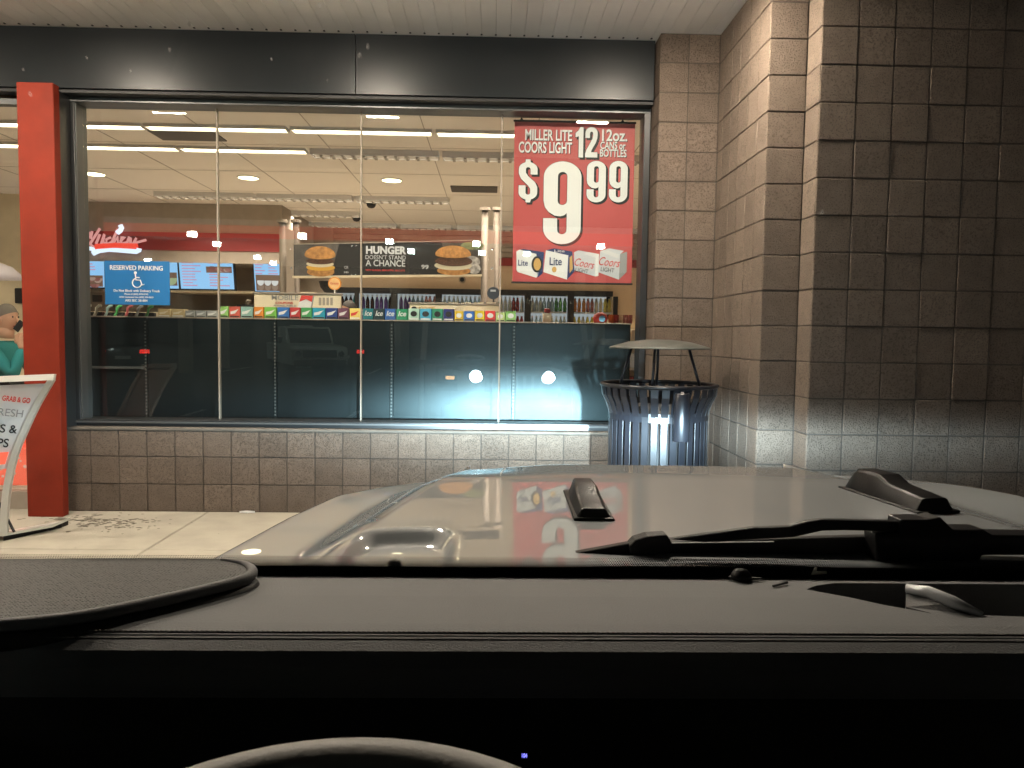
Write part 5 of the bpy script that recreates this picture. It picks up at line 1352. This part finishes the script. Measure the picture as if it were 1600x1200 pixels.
# headlamp beams: a low beam with a sharp cutoff, like a real projector lamp
def beam(x):
    ld = bpy.data.lights.new('headlight_beam', 'SPOT'); ld.energy = 3000; ld.color = (.62, .86, 1.0); ld.spot_size = R(150); ld.spot_blend = .3; ld.shadow_soft_size = .03
    ld.use_nodes = True; n = ld.node_tree.nodes; l = ld.node_tree.links; em = n['Emission']
    tc = n.new('ShaderNodeTexCoord'); sp = n.new('ShaderNodeSeparateXYZ'); l.new(tc.outputs['Normal'], sp.inputs[0])
    az = n.new('ShaderNodeMath'); az.operation = 'ABSOLUTE'; l.new(sp.outputs['Z'], az.inputs[0])
    el = n.new('ShaderNodeMath'); el.operation = 'DIVIDE'; l.new(sp.outputs['Y'], el.inputs[0]); l.new(az.outputs[0], el.inputs[1])
    ho = n.new('ShaderNodeMath'); ho.operation = 'DIVIDE'; l.new(sp.outputs['X'], ho.inputs[0]); l.new(az.outputs[0], ho.inputs[1])
    rv = n.new('ShaderNodeValToRGB'); mr = n.new('ShaderNodeMapRange'); mr.inputs[1].default_value = -.5; mr.inputs[2].default_value = .5; l.new(el.outputs[0], mr.inputs[0]); l.new(mr.outputs[0], rv.inputs[0])
    cr = rv.color_ramp; cr.elements[0].position = 0; cr.elements[0].color = (.02, .02, .02, 1); cr.elements[1].position = 1; cr.elements[1].color = (.004, .004, .004, 1)
    for p, v in ((.25, .05), (.34, .22), (.40, .6), (.44, 1.0), (.48, .95), (.505, .6), (.53, .22), (.56, .06), (.60, .015)):
        e = cr.elements.new(p); e.color = (v, v, v, 1)
    sq = n.new('ShaderNodeMath'); sq.operation = 'MULTIPLY'; l.new(ho.outputs[0], sq.inputs[0]); l.new(ho.outputs[0], sq.inputs[1])
    k1 = n.new('ShaderNodeMath'); k1.operation = 'MULTIPLY_ADD'; k1.inputs[1].default_value = 12; k1.inputs[2].default_value = 1; l.new(sq.outputs[0], k1.inputs[0])
    dv = n.new('ShaderNodeMath'); dv.operation = 'DIVIDE'; l.new(rv.outputs[0], dv.inputs[0]); l.new(k1.outputs[0], dv.inputs[1])
    l.new(dv.outputs[0], em.inputs['Strength'])
    o = bpy.data.objects.new('headlight_beam', ld); C.objects.link(o); o.parent = car; o.location = Vector((x, 2.285, .835))-off(car); o.rotation_euler = (R(90), 0, 0)
for s in (-1, 1): beam(CX+s*.44)

# ================================================================== BEHIND THE CAR: FORECOURT (seen mirrored in the glass)
def mir(px, py, Z):
    q = atz(px, py, Z); return Vector((q.x, 2*GLY-q.y, Z))
fc = thing('fuel_canopy', (-2, -17, -.15), 'flat fuel station canopy with a glowing red edge across the lot', 'canopy')
YF = -13.9
MB().box(-15, 11, YF-9, YF-.02, 4.30, 5.0).build('roof_slab', 'white', fc)
MB().box(-15.05, 11.05, YF-.02, YF+.03, 4.40, 4.80).build('red_edge', 'canopy_red', fc)
for x in (-10, -2.5, 5): 
    for y_ in (-16.5, -21): MB().box(x-.2, x+.2, y_-.2, y_+.2, -.15, 4.30, bev=.02).build('post', 'greige', fc)
for px, py in ((210, 368), (352, 370), (391, 385), (655, 380), (690, 395), (290, 411), (455, 405), (790, 383), (800, 397), (983, 421), (985, 386), (480, 414), (125, 366), (520, 372), (870, 398)):
    q = mir(px, py, 4.2); MB().box(q.x-.11, q.x+.11, q.y-.11, q.y+.11, 4.15, 4.297, bev=.01).build('canopy_lamp', 'canopy_light', fc)
for x, lab in ((-6.3, 'fuel pump left under the canopy across the lot'), (1.3, 'fuel pump right under the canopy across the lot')):
    t = thing('fuel_pump', (x, -18.5, -.15), lab, 'fuel pump', 'fuel pumps')
    MB().box(-.5, .5, -.3, .3, 0, .15, bev=.02).build('plinth', 'concrete', t, local=True); MB().box(-.4, .4, -.22, .22, .15, 1.8, bev=.03).build('body', 'white', t, local=True)
    MB().box(-.3, .3, .221, .235, 1.1, 1.5).build('display', 'ink', t, local=True); MB().tube([(.42, 0, 1.3), (.6, 0, 1.0), (.55, 0, .5), (.45, 0, .9)], .02, 8).build('hose', 'rubber', t, local=True)
# pickup, nose towards the shop
def pickup(loc, rz):
    t = thing('pickup_truck', loc, 'white pickup truck facing the shop across the lot', 'pickup truck')
    def pr2(pts, x0, x1, nm, m, bev=.04):
        o = MB().prism([(x0, y_, z) for y_, z in pts], (x1-x0, 0, 0)).build(nm, m, t, local=True); md = o.modifiers.new('b', 'BEVEL'); md.width = bev; md.segments = 2; return o
    pm = 'truck_white'
    if pm not in MATS: mat(pm, (.62, .64, .62), .3, coat=.6)
    pr2([(2.6, .45), (2.65, .98), (2.45, 1.06), (1.25, 1.12), (1.2, .45)], -.92, .92, 'front_body', pm)
    cabo = pr2([(1.2, 1.13), (.55, 1.72), (-.6, 1.74), (-.75, 1.13)], -.80, .80, 'cab', pm)
    pr2([(1.24, 1.18), (.68, 1.66), (.66, 1.66), (1.2, 1.16)], -.70, .70, 'windscreen', 'ink', .005)
    pr2([(1.18, .45), (1.18, 1.12), (-.8, 1.12), (-.8, .45)], -.92, .92, 'cab_lower', pm)
    pr2([(-.82, .5), (-.82, 1.14), (-2.6, 1.14), (-2.6, .5)], -.92, .92, 'cargo_bed', pm)
    MB().box(-.85, .85, 2.60, 2.75, .42, .62, bev=.04).build('bumper', 'chrome', t, local=True)
    MB().box(-.55, .55, 2.64, 2.68, .70, .94, bev=.02).build('grille', 'ink', t, local=True)
    for s in (-1, 1):
        MB().lathe([(.10, 0), (.09, .03), (.001, .04)], (s*.70, 2.64, .82), 16, 'y').build('headlight', 'chrome', t, local=True)
        for yw in (1.75, -1.7):
            wo = MB().lathe([(.18, -.11), (.33, -.12), (.36, -.09), (.36, .09), (.33, .12), (.18, .11)], (s*.80, yw, .36), 24, 'x').build('wheel', 'tyre', t, local=True)
            MB().lathe([(.02, s*.10), (.18, s*.11), (.18, -.1*s)], (s*.80, yw, .36), 16, 'x').build('rim', 'chrome', wo, local=True)
        MB().box(s*1.0-.1, s*1.0+.1, .75, .85, 1.15, 1.35, bev=.03).build('side_mirror', 'ink', t, local=True)
    t.rotation_euler = (0, 0, rz)
    return t
q = at(486, 575, 25); pickup((q.x+.3, 2*GLY-25-2.5, -.15), R(-22))
def sedan(loc, rz, lab, colr):
    t = thing('parked_car', loc, lab, 'car', 'cars on the forecourt')
    k = 'sedan%d' % len(MATS); mat(k, colr, .25, coat=1.0)
    def pr2(pts, x0, x1, nm, m, bev=.06):
        o = MB().prism([(x0, y_, z) for y_, z in pts], (x1-x0, 0, 0)).build(nm, m, t, local=True); md = o.modifiers.new('b', 'BEVEL'); md.width = bev; md.segments = 3; return o
    pr2([(2.25, .30), (2.30, .65), (2.2, .92), (.9, .98), (-1.4, .95), (-2.25, .78), (-2.3, .35)], -.88, .88, 'body', k)
    pr2([(1.45, .99), (.85, 1.40), (-.3, 1.44), (-1.15, .98)], -.74, .74, 'cabin', 'ink')
    pr2([(.80, 1.405), (-.28, 1.445), (-.28, 1.47), (.80, 1.43)], -.70, .70, 'roof', k, .01)
    for s in (-1, 1):
        tl = MB().box(s*.68-.16, s*.68+.16, 2.27, 2.32, .70, .84, bev=.02).build('tail_light', 'tail', t, local=True)
        for yw in (1.4, -1.4):
            wo = MB().lathe([(.2, -.10), (.30, -.11), (.33, -.08), (.33, .08), (.30, .11), (.2, .10)], (s*.80, yw, .33), 20, 'x').build('wheel', 'tyre', t, local=True)
            MB().lathe([(.02, s*.09), (.2, s*.10), (.2, -.1*s)], (s*.80, yw, .33), 14, 'x').build('rim', 'slot', wo, local=True)
    MB().box(-.25, .25, 2.29, 2.31, .50, .62).build('number_plate', 'white', t, local=True)
    t.rotation_euler = (0, 0, rz)
q = at(208, 552, 27); sedan((q.x, 2*GLY-27-2.3, -.15), R(-22), 'dark sedan with both tail lights lit, left in the lot', (.02, .02, .025))
q = at(565, 545, 31); sedan((q.x, 2*GLY-31-2.3, -.15), R(-14), 'dark sedan with lit tail lights beyond the white pickup', (.03, .03, .035))

# lettering and numerals become plain meshes
bpy.context.view_layer.update()
dg = bpy.context.evaluated_depsgraph_get()
for o in [o for o in C.objects if o.type in ('FONT', 'CURVE')]:
    me = bpy.data.meshes.new_from_object(o.evaluated_get(dg)); nm = o.name
    m_ = bpy.data.objects.new(nm+'_', me); C.objects.link(m_); m_.parent = o.parent; m_.matrix_local = o.matrix_basis.copy()
    cu = o.data; bpy.data.objects.remove(o); m_.name = nm
